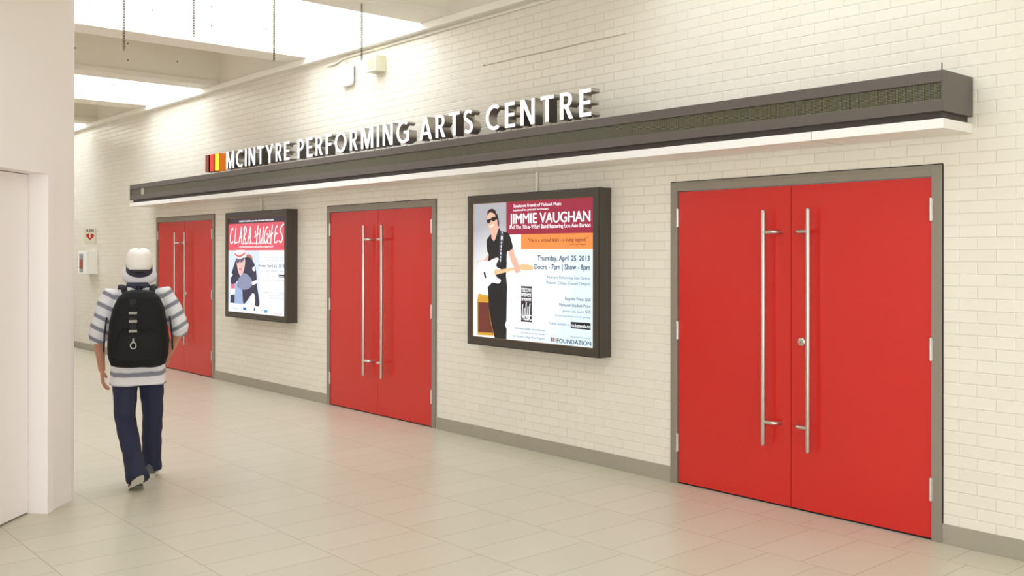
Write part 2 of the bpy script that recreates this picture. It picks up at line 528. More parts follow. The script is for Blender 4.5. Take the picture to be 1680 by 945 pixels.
for i, (a, b) in enumerate(openc):
    ye = yend(a)
    o = MB().box(a - 0.03, b + 0.03, ye, -0.002, 4.72, 4.74).build('window_%d' % (i + 4), SKYG if a < -7 else SKYG2)
    tag(o, 'glowing skylight in the coffer', kind='structure')

# ------------------------------------------------------------------ the red double doors
def make_door(idx, x):
    root = empty('door_%d' % idx, (x, 0, 0))
    mb = MB()
    fw, ft, fy = 0.060, 0.066, -0.012
    mb.box(0, fw, fy, 0.16, 0, DH, 0.002).box(DW - fw, DW, fy, 0.16, 0, DH, 0.002).box(fw, DW - fw, fy, 0.16, DH - ft, DH, 0.002)
    # stepped head and caulk line
    mb.box(-0.004, DW + 0.004, -0.004, -0.0002, DH - 0.01, DH + 0.006, 0.001, 1)
    mb.box(0.006, DW - 0.006, fy - 0.004, fy + 0.001, DH - 0.018, DH - 0.006, 0.001)
    mb.box(-0.006, 0.0, -0.003, -0.0002, 0, DH, 0, 1).box(DW, DW + 0.006, -0.003, -0.0002, 0, DH, 0, 1)
    mb.build('door_frame', [FRAME, GAP], root)
    MB().box(fw, DW - fw, 0.012, 0.15, 0.0, 0.006).build('threshold', GAP, root)
    mid = DW / 2
    for side in (-1, 1):
        a, b = (fw + 0.004, mid - 0.0025) if side < 0 else (mid + 0.0025, DW - fw - 0.004)
        leaf = MB().box(a, b, 0.0, 0.045, 0.012, DH - ft - 0.004, 0.0015).build('door_leaf', RED, root)
        # long pull bar, its posts bent back into the leaf
        hx = mid + side * 0.165; fx = mid + side * 0.072; hy = -0.068
        mb = MB()
        z0, z1, r = 0.392, 1.937, 0.0145
        cap = [(0.35, 0.0), (0.75, 0.004), (1, 0.012)]
        pts = [(hx, hy, z0)] + [(hx, hy, z0 + q) for _, q in cap[1:]] + [(hx, hy, z1 - q) for _, q in cap[:0:-1]] + [(hx, hy, z1)]
        mb.tube(pts, [r * .6, r * .88, r, r, r * .88, r * .6], 16)
        for z in (0.548, 1.790):
            p = []
            for t in range(9):
                u_ = t / 8
                ang = u_ * math.pi / 2
                p.append((fx + side * 0.035 * (1 - math.sin(ang)), -0.0335 - 0.0345 * math.cos(ang) if t < 8 else -0.0335, z))
            p = [(hx - side * 0.004, hy, z)] + p + [(fx, 0.001, z)]
            mb.tube(p, 0.0125, 12)
        h = soft(mb.build('pull_handle', STEEL, leaf))
        # hinges
        hxx = a - 0.001 if side < 0 else b + 0.001
        for z in (0.295, 1.10, 1.905):
            mb = MB()
            for q in range(5):
                mb.tube([(hxx, -0.013, z - 0.063 + q * 0.0254), (hxx, -0.013, z - 0.063 + q * 0.0254 + 0.0244)], 0.0085, 10)
            mb.tube([(hxx, -0.013, z - 0.067), (hxx, -0.013, z + 0.067)], 0.0055, 8)
            mb.box(hxx - side * 0.0 - 0.010, hxx + 0.010, -0.0125, -0.002, z - 0.062, z + 0.062)
            soft(mb.build('hinge', HINGE, leaf))
        if side > 0:
            lx = mid + 0.082; z = 1.085
            mb = MB().tube([(lx, 0.001, z), (lx, -0.012, z), (lx, -0.0155, z)], [0.0255, 0.0255, 0.021], 24)
            mb.tube([(lx, -0.0150, z), (lx, -0.0185, z)], 0.0145, 20)
            mb.box(lx - 0.0015, lx + 0.0015, -0.0190, -0.0184, z - 0.012, z + 0.002, mi=1)
            soft(mb.build('lock_cylinder', [STEEL, GAP], leaf))
    return root
dl = ['pair of red doors farthest down the hall, behind the walking person', 'middle pair of red doors between the two poster boxes', 'nearest and largest pair of red doors at the right of the hall']
for i, x in enumerate(DOORX):
    d = make_door(i + 1, x); tag(d, dl[i], kind='structure', group='red double doors')

# ------------------------------------------------------------------ the long sign box over the doors
SX0, SX1 = -14.29, -2.40
sign = empty('marquee_sign', (0, 0, 0)); sign.location = (0, 0, 0)
tag(sign, 'long dark grey electronic message sign box with white tray below, over the red doors', 'sign')
mb = MB()
# front bezel as four bars round the display so the display sits back
mb.box(SX0, SX1, -0.345, -0.002, 2.413, 2.633, 0.002)
mb.box(SX0, SX1, -0.362, -0.345, 2.570, 2.633, 0.002)
mb.box(SX0, SX1, -0.362, -0.345, 2.413, 2.477, 0.002)
mb.box(SX1 - 0.012, SX1, -0.362, -0.345, 2.477, 2.570)
mb.box(SX0, SX0 + 0.02, -0.362, -0.345, 2.477, 2.570)
mb.build('housing', DARKM, sign)
mb = MB()
mb.box(SX0 + 0.02, SX1 - 0.012, -0.350, -0.3445, 2.477, 2.570)
mb.build('led_display', LED, sign)
mb = MB().box(SX0 + 0.42, SX0 + 0.52, -0.3535, -0.350, 2.478, 2.569).build('blank_module', mat('pale_module', lin(168, 164, 146), 0.4), sign)  # paler rectangle on the display near its left end
MB().box(SX0 + 0.04, SX1 - 0.03, -0.325, -0.002, 2.373, 2.413).build('recessed_neck', DARKN, sign)
mb = MB()
mb.box(SX0, SX1, -0.362, -0.002, 2.321, 2.374, 0.002)
tr = mb.build('light_tray', TRAY, sign)
mb = MB()
x = SX0 + 1.5
while x < SX1 - 0.5:
    mb.box(x - 0.0015, x + 0.0015, -0.3625, -0.003, 2.3203, 2.3745)
    x += 2.4
mb.build('joint_line', mat('grey_joint', lin(150, 145, 136), 0.6), tr)
tag(MB().tube([(-2.42, -0.335, 2.6332), (-2.42, -0.335, 2.675)], 0.0035, 8).build('threaded_rod', LBOXE), 'short dark rod end standing on the right end of the sign box', 'rod')

# ------------------------------------------------------------------ sign letters
def arc_pts(cx, cy, rx, ry, a0, a1, n):
    return [(cx + rx * math.cos(math.radians(a0 + (a1 - a0) * i / n)), cy + ry * math.sin(math.radians(a0 + (a1 - a0) * i / n))) for i in range(n + 1)]
T = 0.182
def stroke(pts, w):
    L, R = [], []
    for i, p in enumerate(pts):
        a = pts[max(i - 1, 0)]; b = pts[min(i + 1, len(pts) - 1)]
        d = Vector((b[0] - a[0], b[1] - a[1])).normalized(); n = Vector((-d.y, d.x)) * w / 2
        L.append((p[0] + n.x, p[1] + n.y)); R.append((p[0] - n.x, p[1] - n.y))
    return L + R[::-1]
def glyph(c):
    t = T
    if c == 'I': return .172, [[(0, 0), (t, 0), (t, 1), (0, 1)]]
    if c == 'E':
        w = .56
        return w, [[(0, 0), (w, 0), (w, .15), (t, .15), (t, .43), (w * .93, .43), (w * .93, .575), (t, .575), (t, .85), (w * .98, .85), (w * .98, 1), (0, 1)]]
    if c == 'F':
        w = .53
        return w, [[(0, 0), (t, 0), (t, .41), (w * .93, .41), (w * .93, .56), (t, .56), (t, .85), (w, .85), (w, 1), (0, 1)]]
    if c == 'T':
        w = .68; m = w / 2
        return w, [[(m - t / 2, 0), (m + t / 2, 0), (m + t / 2, .85), (w, .85), (w, 1), (0, 1), (0, .85), (m - t / 2, .85)]]
    if c == 'N':
        w = .76
        return w, [[(0, 0), (t * .95, 0), (t * .95, .70), (w - t * 1.15, 0), (w, 0), (w, 1), (w - t * .95, 1), (w - t * .95, .30), (t * 1.15, 1), (0, 1)]]
    if c == 'M':
        w = .96; m = w / 2
        return w, [[(0, 0), (t * .95, 0), (t * .95, .68), (m - .085, 0.0), (m + .085, 0.0), (w - t * .95, .68), (w - t * .95, 0), (w, 0), (w, 1), (w - .24, 1), (m, .34), (.24, 1), (0, 1)]]
    if c == 'Y':
        w = .80; m = w / 2
        return w, [[(m - t / 2, 0), (m + t / 2, 0), (m + t / 2, .42), (w, 1), (w - .2, 1), (m, .60), (.2, 1), (0, 1), (m - t / 2, .42)]]
    if c == 'A':
        w = .88; m = w / 2
        return w, [[(0, 0), (.185, 0), (.262, .21), (w - .262, .21), (w - .185, 0), (w, 0), (m + .08, 1), (m - .08, 1)],
                   [(.315, .355), (w - .315, .355), (m, .745)]]
    if c == 'O':
        w = 1.0
        return w, [arc_pts(.5, .5, .50, .515, 0, 352, 44), arc_pts(.5, .5, .325, .355, 0, 352, 44)]
    if c == 'C':
        return .80, [arc_pts(.5, .5, .50, .515, 52, 308, 36) + arc_pts(.5, .5, .325, .36, 303, 57, 30)]
    if c == 'G':
        return .90, [arc_pts(.5, .5, .50, .515, 50, 298, 36) + [(.895, .09), (.895, .56), (.52, .56), (.52, .41), (.725, .41), (.725, .19)] + arc_pts(.5, .5, .325, .36, 296, 52, 30)]
    if c == 'P':
        w = .60
        return w, [[(0, 0), (t, 0), (t, .39), (.32, .39)] + arc_pts(.305, .695, .295, .305, -88, 88, 18) + [(0, 1)],
                   [(t, .535), (.30, .535)] + arc_pts(.295, .695, .135, .16, -88, 88, 12) + [(t, .855)]]
    if c == 'R':
        w = .65
        return w, [[(0, 0), (t, 0), (t, .40), (.25, .40), (.455, 0), (.66, 0), (.425, .43)] + arc_pts(.305, .715, .295, .285, -62, 88, 16) + [(0, 1)],
                   [(t, .555), (.30, .555)] + arc_pts(.295, .705, .135, .15, -88, 88, 12) + [(t, .855)]]
    if c == 'S':
        p = arc_pts(.31, .735, .215, .19, 32, 235, 16)[:-1] + [(.20, .595), (.31, .515), (.44, .44)] + arc_pts(.30, .265, .215, .19, 38, -148, 16)
        return .60, [stroke(p, .155)]
words = [('MCINTYRE', -11.175, -9.604), ('PERFORMING', -9.430, -7.362), ('ARTS', -7.200, -6.427), ('CENTRE', -6.258, -5.039)]
CH, LZ0, LY = 0.207, 2.667, -0.33
gcache = {}
GSCALE = CH * 1.02
ordn = ['first', 'second', 'third', 'fourth']
seen = {}
for wd, x0, x1 in words:
    ws = [glyph(c)[0] * CH * 1.06 for c in wd]
    sp = ((x1 - x0) - sum(ws)) / (len(wd) - 1)
    x = x0
    for k, (c, w_) in enumerate(zip(wd, ws)):
        if c not in gcache:
            gw, spl = glyph(c)
            sc_ = [[(px * CH * 1.06, py * CH) for px, py in s_] for s_ in spl]
            me = curve_mesh(sc_, 0.044)
            fm = curve_mesh(sc_, 0.002, -0.0028)
            for q, yc in ((me, 0.046), (fm, -0.0005)):
                for v in q.vertices: v.co = Vector((v.co.x, -v.co.z + yc, v.co.y))
            gcache[c] = (me, fm)
        me, fm = gcache[c]
        o = bpy.data.objects.new('sign_letter', me); C.objects.link(o)
        if not me.materials: me.materials.append(ALU)
        o.location = (x, LY, LZ0)
        f = bpy.data.objects.new('letter_face', fm); C.objects.link(f); f.parent = o
        if not fm.materials: fm.materials.append(LFACE)
        f['label'] = 'lit white front face'
        # short legs standing on the sign box
        bx = [w_ * .5] if c in 'ITYFP' else [w_ * .2, w_ * .8]
        if c in 'F P': bx = [w_ * .15]
        if c in 'CGOS': bx = [w_ * .5]
        for b_ in bx: MB().tube([(b_, 0.046, 2.6335 - LZ0), (b_, 0.046, 0.006)], 0.005, 8).build('mounting_leg', ALU, o)
        seen[(wd, c)] = seen.get((wd, c), 0) + 1
        n = wd.count(c)
        which = '' if n == 1 else (ordn[seen[(wd, c)] - 1] + ' ')
        tag(o, 'raised metal letter %s with lit white face, the %s%s of the word %s' % (c, which, c, wd), 'letter', 'letters of the illuminated name sign')
        x += w_ + sp
bars = [(-11.772, -11.672, glow('lit_brown_acrylic', lin(120, 44, 22), 1.0), mat('black_bar_side', lin(24, 14, 12), 0.3), 'brown'),
        (-11.634, -11.526, glow('lit_red_acrylic', lin(255, 30, 8), 1.1), mat('dark_red_bar_side', lin(110, 12, 8), 0.3), 'red'),
        (-11.492, -11.378, glow('lit_yellow_acrylic', lin(255, 196, 8), 1.3), glow('orange_bar_side', lin(196, 104, 24), 1.0), 'yellow')]
for a, b, fm_, sm_, nm in bars:
    o = MB().box(a, b, LY, LY + 0.09, 2.664, 2.878, 0.002).build('sign_bar', sm_)
    MB().box(a + 0.003, b - 0.003, LY - 0.003, LY - 0.0002, 2.667, 2.875).build('bar_face', fm_, o)
    MB().tube([((a + b) / 2, LY + .045, 2.6335), ((a + b) / 2, LY + .045, 2.667)], 0.005, 8).build('mounting_leg', ALU, o)
    tag(o, 'upright block with lit %s face at the left end of the lettering' % nm, 'sign block', 'coloured blocks before the lettering')

# ------------------------------------------------------------------ poster light boxes
FONTC = {'w': glow('poster_white', (0.95, 0.98, 1.0, 1), 1.05), 'n': glow('poster_navy', lin(34, 62, 92), 1.0), 't': glow('poster_teal_grey', lin(92, 122, 142), 1.0),
         'b': glow('poster_brown', lin(96, 40, 26), 1.0), 'h': glow('poster_white_brush', (1, 1, 1, 1), 1.1), 'b2': glow('poster_sky_blue', lin(70, 150, 210), 1.0), 'r': glow('poster_red', lin(200, 40, 60), 1.0)}
def poly_part(name, polys, cols, parent, y0=-0.0012, dy=-0.0004):
    """flat printed shapes, later ones printed over earlier ones"""
    lst = []
    for i, (p, mi) in enumerate(polys):
        me = curve_mesh([p], 0.0)
        for v in me.vertices: v.co = Vector((v.co.x, 0, v.co.y))
        lst.append((me, mi, y0 + dy * i))
    return link(name, join_meshes(lst), cols, parent)
def text_part(name, rows, parent, y=-0.0022, boldmap=None):
    cs = sorted({r[5] for r in rows})
    lst = []
    for s, x, z, w, h, c in rows:
        bold = (boldmap or {}).get(s, 0.012)
        lst.append((line_of_text(s, x, z, w, h, bold), cs.index(c), y))
    return link(name, join_meshes(lst), [FONTC[c] for c in cs], parent)
def light_box(x0, label):
    """1.6 m wide case hung on the wall, origin at its back lower left corner"""
    root = empty('light_box', (x0, 0, 0.852))
    W_, H_, D_ = 1.607, 1.302, 0.133
    fr = 0.069
    mb = MB()
    mb.box(0, W_, -D_ + 0.03, -0.0005, 0, H_, 0.002)
    mb.box(0, W_, -D_ + 0.004, -D_ + 0.03, 0, fr).box(0, W_, -D_ + 0.004, -D_ + 0.03, H_ - fr, H_)
    mb.box(0, fr, -D_ + 0.004, -D_ + 0.03, fr, H_ - fr).box(W_ - fr, W_, -D_ + 0.004, -D_ + 0.03, fr, H_ - fr)
    mb.build('case', LBOX, root)
    mb = MB(); g = 0.007
    for a, b, c, d in ((g, W_ - g, g, fr), (g, W_ - g, H_ - fr, H_ - g), (g, fr, fr, H_ - fr), (W_ - fr, W_ - g, fr, H_ - fr)):
        mb.box(a, b, -D_, -D_ + 0.004, c, d)
    mb.build('front_frame', LBOX, root)
    mb = MB()
    for a, b, c, d in ((0.002, g, 0.002, H_ - 0.002), (W_ - g, W_ - 0.002, 0.002, H_ - 0.002), (g, W_ - g, 0.002, g), (g, W_ - g, H_ - g, H_ - 0.002)):
        mb.box(a, b, -D_ + 0.0025, -D_ + 0.0041, c, d)
    mb.build('frame_edge', LBOXE, root)
    # thin brass line inside
    mb = MB(); q = 0.004
    for a, b, c, d in ((fr, fr + q, fr, H_ - fr), (W_ - fr - q, W_ - fr, fr, H_ - fr), (fr, W_ - fr, fr, fr + q), (fr, W_ - fr, H_ - fr - q, H_ - fr)):
        mb.box(a, b, -D_ + 0.004, -D_ + 0.012, c, d)
    mb.build('inner_bead', mat('brass_bead', lin(150, 112, 50), 0.4, 0.5), root)
    tag(root, label, 'poster box', 'poster light boxes on the brick wall')
    return root, fr, W_, H_, D_
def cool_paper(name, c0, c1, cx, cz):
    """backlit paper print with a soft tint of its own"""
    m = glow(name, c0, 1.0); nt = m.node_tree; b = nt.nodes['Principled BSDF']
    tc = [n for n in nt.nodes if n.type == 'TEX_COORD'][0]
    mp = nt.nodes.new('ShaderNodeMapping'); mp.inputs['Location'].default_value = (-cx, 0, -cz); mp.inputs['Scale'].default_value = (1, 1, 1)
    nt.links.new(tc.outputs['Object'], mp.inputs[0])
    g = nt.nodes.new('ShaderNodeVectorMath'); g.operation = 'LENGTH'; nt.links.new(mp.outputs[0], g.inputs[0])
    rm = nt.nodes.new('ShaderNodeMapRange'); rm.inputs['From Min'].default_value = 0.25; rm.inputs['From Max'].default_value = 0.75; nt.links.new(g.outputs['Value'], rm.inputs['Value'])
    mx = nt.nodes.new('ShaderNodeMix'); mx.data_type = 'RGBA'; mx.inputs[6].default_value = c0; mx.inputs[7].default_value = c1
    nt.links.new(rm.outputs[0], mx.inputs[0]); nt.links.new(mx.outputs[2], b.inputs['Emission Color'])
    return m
Q = lambda l: [tuple(p) for p in l]
RC = lambda x0, z0, x1, z1: [(x0, z0), (x1, z0), (x1, z1), (x0, z1)]
TEXT2 = [('Steeltown Friends of Mohawk Music', 0.544, 1.118, 0.574, 0.027, 'w'), ('is pleased to present in concert', 0.539, 1.087, 0.432, 0.019, 'w'), ('JIMMIE VAUGHAN', 0.494, 0.983, 0.946, 0.081, 'w'), ('and The Tilt-a-Whirl Band featuring Lou Ann Barton', 0.494, 0.939, 0.948, 0.032, 'w'), ('“He is a virtual deity - a living legend.”', 0.724, 0.829, 0.693, 0.029, 'b'), ('Guitar Player Magazine', 1.208, 0.801, 0.19, 0.01, 'b'), ('Thursday, April 25, 2013', 0.839, 0.677, 0.595, 0.04, 'n'), ('Doors - 7pm | Show - 8pm', 0.803, 0.607, 0.635, 0.04, 'n'), ('McIntyre Performing Arts Centre,', 0.96, 0.532, 0.48, 0.023, 't'), ('Mohawk College (Fennell Campus)', 0.944, 0.489, 0.496, 0.022, 't'), ('Regular Price: $58', 1.164, 0.366, 0.279, 0.024, 'n'), ('Mohawk Student Price', 1.097, 0.316, 0.346, 0.024, 'n'), ('(promo code: steel1)', 1.136, 0.272, 0.235, 0.017, 't'), ('$35', 1.388, 0.272, 0.055, 0.022, 'n'), ('All ticket purchases include parking.', 1.046, 0.234, 0.397, 0.014, 't'), ('Tickets available at', 0.977, 0.165, 0.236, 0.017, 't'), ('ticketweb.co', 1.235, 0.157, 0.204, 0.029, 'w'), ('mohawkcollege.ca/steeltown', 0.559, 0.103, 0.374, 0.019, 't'), ('All event proceeds benefit', 0.64, 0.072, 0.289, 0.014, 't'), ('the Mohawk College Music Program.', 0.534, 0.036, 0.399, 0.017, 't'), ('MOHAWK COLLEGE', 1.227, 0.075, 0.22, 0.01, 't'), ('FOUNDATION', 1.069, 0.024, 0.381, 0.033, 'n'), ('STEELTOWN', 0.644, 0.415, 0.121, 0.033, 'w'), ('FRIENDS', 0.644, 0.377, 0.122, 0.028, 'w'), ('OF MOHAWK', 0.645, 0.341, 0.121, 0.026, 'w'), ('MUSIC', 0.65, 0.183, 0.118, 0.044, 'w')]
PIC2 = {"hair": [[0.202, 1.063], [0.211, 1.1], [0.244, 1.116], [0.282, 1.115], [0.315, 1.096], [0.325, 1.072], [0.342, 1.065], [0.348, 1.035], [0.36, 0.998], [0.353, 0.959], [0.342, 0.974], [0.334, 1.029], [0.315, 1.036], [0.306, 1.066], [0.263, 1.086], [0.23, 1.084]], "face": [[0.204, 1.063], [0.221, 1.084], [0.263, 1.091], [0.301, 1.076], [0.325, 1.035], [0.345, 1.026], [0.348, 0.999], [0.342, 0.974], [0.358, 0.947], [0.339, 0.926], [0.316, 0.878], [0.297, 0.842], [0.261, 0.866], [0.257, 0.915], [0.231, 0.94], [0.216, 0.977], [0.197, 1.02]], "glasses": [[0.19, 1.021], [0.23, 1.031], [0.254, 1.034], [0.268, 1.046], [0.301, 1.049], [0.348, 1.032], [0.345, 1.024], [0.315, 1.022], [0.297, 1.009], [0.273, 1.009], [0.259, 1.02], [0.251, 1.02], [0.245, 1.001], [0.221, 0.99], [0.202, 0.999]], "smile": [[0.235, 0.969], [0.259, 0.973], [0.289, 0.986], [0.285, 0.973], [0.264, 0.961], [0.242, 0.958]], "shirt": [[0.257, 0.897], [0.295, 0.839], [0.358, 0.947], [0.386, 0.922], [0.455, 0.912], [0.491, 0.894], [0.509, 0.864], [0.537, 0.783], [0.487, 0.753], [0.464, 0.744], [0.455, 0.609], [0.446, 0.57], [0.335, 0.569], [0.222, 0.652], [0.221, 0.72], [0.202, 0.757], [0.194, 0.843], [0.216, 0.87]], "trousers": [[0.329, 0.66], [0.461, 0.661], [0.45, 0.547], [0.466, 0.449], [0.459, 0.279], [0.456, 0.165], [0.438, 0.132], [0.459, 0.095], [0.456, 0.009], [0.303, 0.01], [0.247, 0.169], [0.224, 0.283], [0.209, 0.449], [0.241, 0.479], [0.229, 0.645]], "arm_l": [[0.482, 0.753], [0.537, 0.78], [0.564, 0.72], [0.6, 0.667], [0.609, 0.611], [0.564, 0.611], [0.519, 0.661], [0.501, 0.702]], "arm_r": [[0.212, 0.72], [0.223, 0.652], [0.164, 0.664], [0.125, 0.652], [0.111, 0.605], [0.077, 0.614], [0.072, 0.657], [0.106, 0.676], [0.145, 0.677], [0.183, 0.695]], "strap": [[0.381, 0.922], [0.423, 0.913], [0.414, 0.822], [0.395, 0.756], [0.405, 0.708], [0.386, 0.654], [0.368, 0.66], [0.377, 0.72], [0.367, 0.756], [0.367, 0.841], [0.381, 0.883]], "guitar": [[0.081, 0.651], [0.138, 0.673], [0.218, 0.666], [0.274, 0.685], [0.34, 0.699], [0.357, 0.682], [0.329, 0.646], [0.335, 0.617], [0.385, 0.6], [0.296, 0.588], [0.319, 0.549], [0.346, 0.524], [0.385, 0.511], [0.379, 0.489], [0.346, 0.476], [0.274, 0.483], [0.218, 0.449], [0.184, 0.456], [0.138, 0.476], [0.104, 0.534], [0.086, 0.585]], "pickguard": [[0.201, 0.637], [0.251, 0.641], [0.285, 0.616], [0.307, 0.545], [0.285, 0.516], [0.24, 0.504], [0.212, 0.551]], "neck": [[0.296, 0.588], [0.578, 0.62], [0.662, 0.648], [0.765, 0.639], [0.798, 0.622], [0.786, 0.596], [0.673, 0.594], [0.631, 0.603], [0.589, 0.6], [0.302, 0.548]], "hand": [[0.536, 0.668], [0.594, 0.669], [0.631, 0.613], [0.633, 0.586], [0.599, 0.57], [0.568, 0.578], [0.557, 0.62]], "pickup": [[0.155, 0.571], [0.178, 0.575], [0.193, 0.525], [0.173, 0.517]], "amp": [[0.081, 0.381], [0.116, 0.385], [0.127, 0.374], [0.218, 0.373], [0.23, 0.283], [0.297, 0.028], [0.07, 0.022], [0.064, 0.321]], "grille": [[0.079, 0.308], [0.221, 0.31], [0.241, 0.168], [0.286, 0.052], [0.079, 0.047]], "crowd1": [[0.647, 0.245], [0.663, 0.315], [0.683, 0.302], [0.689, 0.247], [0.714, 0.331], [0.73, 0.276], [0.74, 0.304], [0.768, 0.319], [0.768, 0.25], [0.768, 0.223], [0.704, 0.234], [0.652, 0.217]]}
TEXT1 = [('MOHAWK COLLEGE in partnership with Hamilton Health presents', 0.3, 1.131, 0.887, 0.018, 'w'), ('CLARA HUGHES', 0.05, 0.929, 1.382, 0.135, 'h'), ('Speaking on “Committed and Committed Performance', 0.364, 0.86, 0.738, 0.022, 'w'), ('The transformative power of sport and how it changed my life”', 0.293, 0.818, 0.895, 0.022, 'w'), ('Mohawk College, Fennell Campus', 0.953, 0.696, 0.483, 0.014, 't'), ('McIntyre Performing Arts Centre', 1.002, 0.664, 0.434, 0.013, 't'), ('Friday, April 26, 2013', 0.82, 0.585, 0.629, 0.035, 'n'), ('Doors 7:00pm | Presentation 7:30pm', 0.852, 0.535, 0.584, 0.016, 't'), ('Tickets available at', 0.983, 0.477, 0.296, 0.012, 't'), ('ticketweb.co', 1.317, 0.478, 0.12, 0.018, 'w'), ('Student Price with ID $10', 1.022, 0.428, 0.415, 0.014, 't'), ('Presented with support from', 1.223, 0.312, 0.214, 0.011, 't'), ('the Mohawk College Foundation and partners', 0.935, 0.284, 0.502, 0.012, 'n'), ('and the Student Association', 0.994, 0.253, 0.443, 0.011, 't'), ('mohawkcollege.ca/speakers', 1.062, 0.225, 0.375, 0.011, 't'), ('MOHAWK', 0.1, 0.06, 0.179, 0.013, 't'), ('TRUSTED', 0.887, 0.06, 0.195, 0.015, 'b2'), ('berhealth', 1.209, 0.044, 0.192, 0.014, 'r')]
PIC1 = {"photobg": [[-0.023, 0.783], [0.835, 0.781], [0.847, 0.134], [-0.021, 0.124]], "road": [[0.175, 0.377], [0.636, 0.378], [0.554, 0.226], [0.451, 0.13], [0.154, 0.128]], "jersey": [[0.217, 0.665], [0.152, 0.597], [0.077, 0.471], [0.077, 0.365], [0.196, 0.377], [0.25, 0.407], [0.261, 0.331], [0.377, 0.305], [0.42, 0.131], [0.595, 0.227], [0.666, 0.267], [0.707, 0.133], [0.837, 0.136], [0.767, 0.381], [0.767, 0.437], [0.736, 0.575], [0.634, 0.677], [0.511, 0.704], [0.449, 0.695], [0.429, 0.543], [0.334, 0.475], [0.26, 0.541]], "chest": [[0.345, 0.476], [0.429, 0.506], [0.553, 0.479], [0.646, 0.416], [0.615, 0.34], [0.451, 0.303], [0.303, 0.322], [0.25, 0.397]], "leg": [[0.636, 0.238], [0.707, 0.259], [0.717, 0.138], [0.575, 0.135]], "arm": [[0.077, 0.307], [0.179, 0.309], [0.175, 0.237], [0.071, 0.229]], "cuff": [[0.635, 0.401], [0.767, 0.432], [0.777, 0.391], [0.656, 0.36]], "cuff2": [[0.066, 0.364], [0.179, 0.367], [0.179, 0.309], [0.077, 0.307]], "glove": [[0.062, 0.229], [0.175, 0.237], [0.176, 0.131], [0.056, 0.132]], "face": [[0.234, 0.675], [0.449, 0.685], [0.439, 0.562], [0.356, 0.476], [0.313, 0.48], [0.26, 0.56]], "helmet": [[0.169, 0.78], [0.474, 0.782], [0.48, 0.723], [0.449, 0.695], [0.238, 0.686], [0.191, 0.723]], "helmetstripe": [[0.178, 0.751], [0.302, 0.721], [0.459, 0.761], [0.449, 0.733], [0.312, 0.699], [0.195, 0.723]], "visor": [[0.212, 0.689], [0.323, 0.675], [0.439, 0.7], [0.418, 0.657], [0.355, 0.633], [0.323, 0.647], [0.26, 0.62], [0.221, 0.646]], "mouth": [[0.298, 0.556], [0.376, 0.559], [0.362, 0.541], [0.307, 0.54]], "hairp": [[0.486, 0.723], [0.552, 0.737], [0.624, 0.719], [0.665, 0.668], [0.594, 0.686], [0.511, 0.704]], "stars": [[0.044, 0.499], [0.12, 0.491], [0.099, 0.457], [0.055, 0.461]], "stars2": [[0.655, 0.57], [0.716, 0.589], [0.736, 0.543], [0.686, 0.533]], "blue": [[0.405, 0.088], [0.503, 0.085], [0.476, 0.053], [0.405, 0.058]], "blue2": [[0.956, 0.075], [1.033, 0.083], [1.033, 0.051], [0.965, 0.046]], "dark": [[0.693, 0.093], [0.73, 0.093], [0.73, 0.057], [0.693, 0.057]]}

def smooth_line(p, n=6):
    out = []
    for i in range(len(p) - 1):
        p0, p1_, p2, p3 = p[max(i - 1, 0)], p[i], p[i + 1], p[min(i + 2, len(p) - 1)]
        for k in range(n):
            t = k / n
            out.append(tuple(0.5 * (2 * p1_[j] + (p2[j] - p0[j]) * t + (2 * p0[j] - 5 * p1_[j] + 4 * p2[j] - p3[j]) * t * t + (3 * p1_[j] - p0[j] - 3 * p2[j] + p3[j]) * t ** 3) for j in (0, 1)))
    out.append(p[-1])
    return out
def rounded(p):
    p = [tuple(q) for q in p]
    m = len(p)
    s_ = smooth_line([p[-2], p[-1]] + p + [p[0], p[1]], 4)
    return s_[8:8 + 4 * m]
SHARP = {'amp', 'grille', 'photobg', 'cuff', 'cuff2', 'glasses', 'pickup', 'glove', 'trousers', 'road'}
# ---- poster with the guitar player
lb, fr, LW, LH, LD = light_box(-6.749, 'dark-framed lit poster box picturing a guitarist in black')
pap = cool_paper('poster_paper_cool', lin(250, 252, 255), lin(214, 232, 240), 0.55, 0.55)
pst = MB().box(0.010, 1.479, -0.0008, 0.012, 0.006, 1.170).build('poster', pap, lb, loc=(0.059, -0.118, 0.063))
GREY = cool_paper('studio_backdrop', lin(252, 252, 255), lin(160, 160, 168), 0.32, 0.25)
MAROON = glow('poster_maroon', lin(150, 26, 58), 1.0)
ORANGE = glow('poster_orange', lin(238, 138, 66), 1.0)
INK = glow('poster_black', lin(14, 14, 18), 1.0)
SKINP = glow('poster_skin', lin(226, 176, 152), 1.0)
poly_part('studio_backdrop', [(RC(0.010, 0.006, 0.451, 1.170), 0)], [GREY], pst)
poly_part('banner', [(RC(0.451, 0.893, 1.479, 1.170), 0)], [MAROON], pst)
poly_part('quote_banner', [(RC(0.639, 0.769, 1.479, 0.893), 0)], [ORANGE], pst)
poly_part('ticket_badge', [(RC(1.226, 0.146, 1.443, 0.198), 0)], [INK], pst)
g = PIC2
order = [('amp', 0), ('grille', 1), ('trousers', 2), ('arm_r', 3), ('arm_l', 3), ('shirt', 2), ('face', 3), ('hair', 4), ('glasses', 2), ('smile', 5), ('strap', 6)]
poly_part('musician_picture', [(Q(g[n]) if n in SHARP else rounded(g[n]), c) for n, c in order],
          [glow('amp_tweed', lin(206, 152, 44), 1.0), glow('amp_grille', lin(104, 44, 34), 1.0), INK, SKINP, glow('print_hair', lin(44, 20, 20), 1.0), glow('print_smile', lin(250, 240, 235), 1.0), glow('print_strap', lin(70, 70, 80), 1.0)], pst, y0=-0.0022, dy=-0.0002)
dots = []
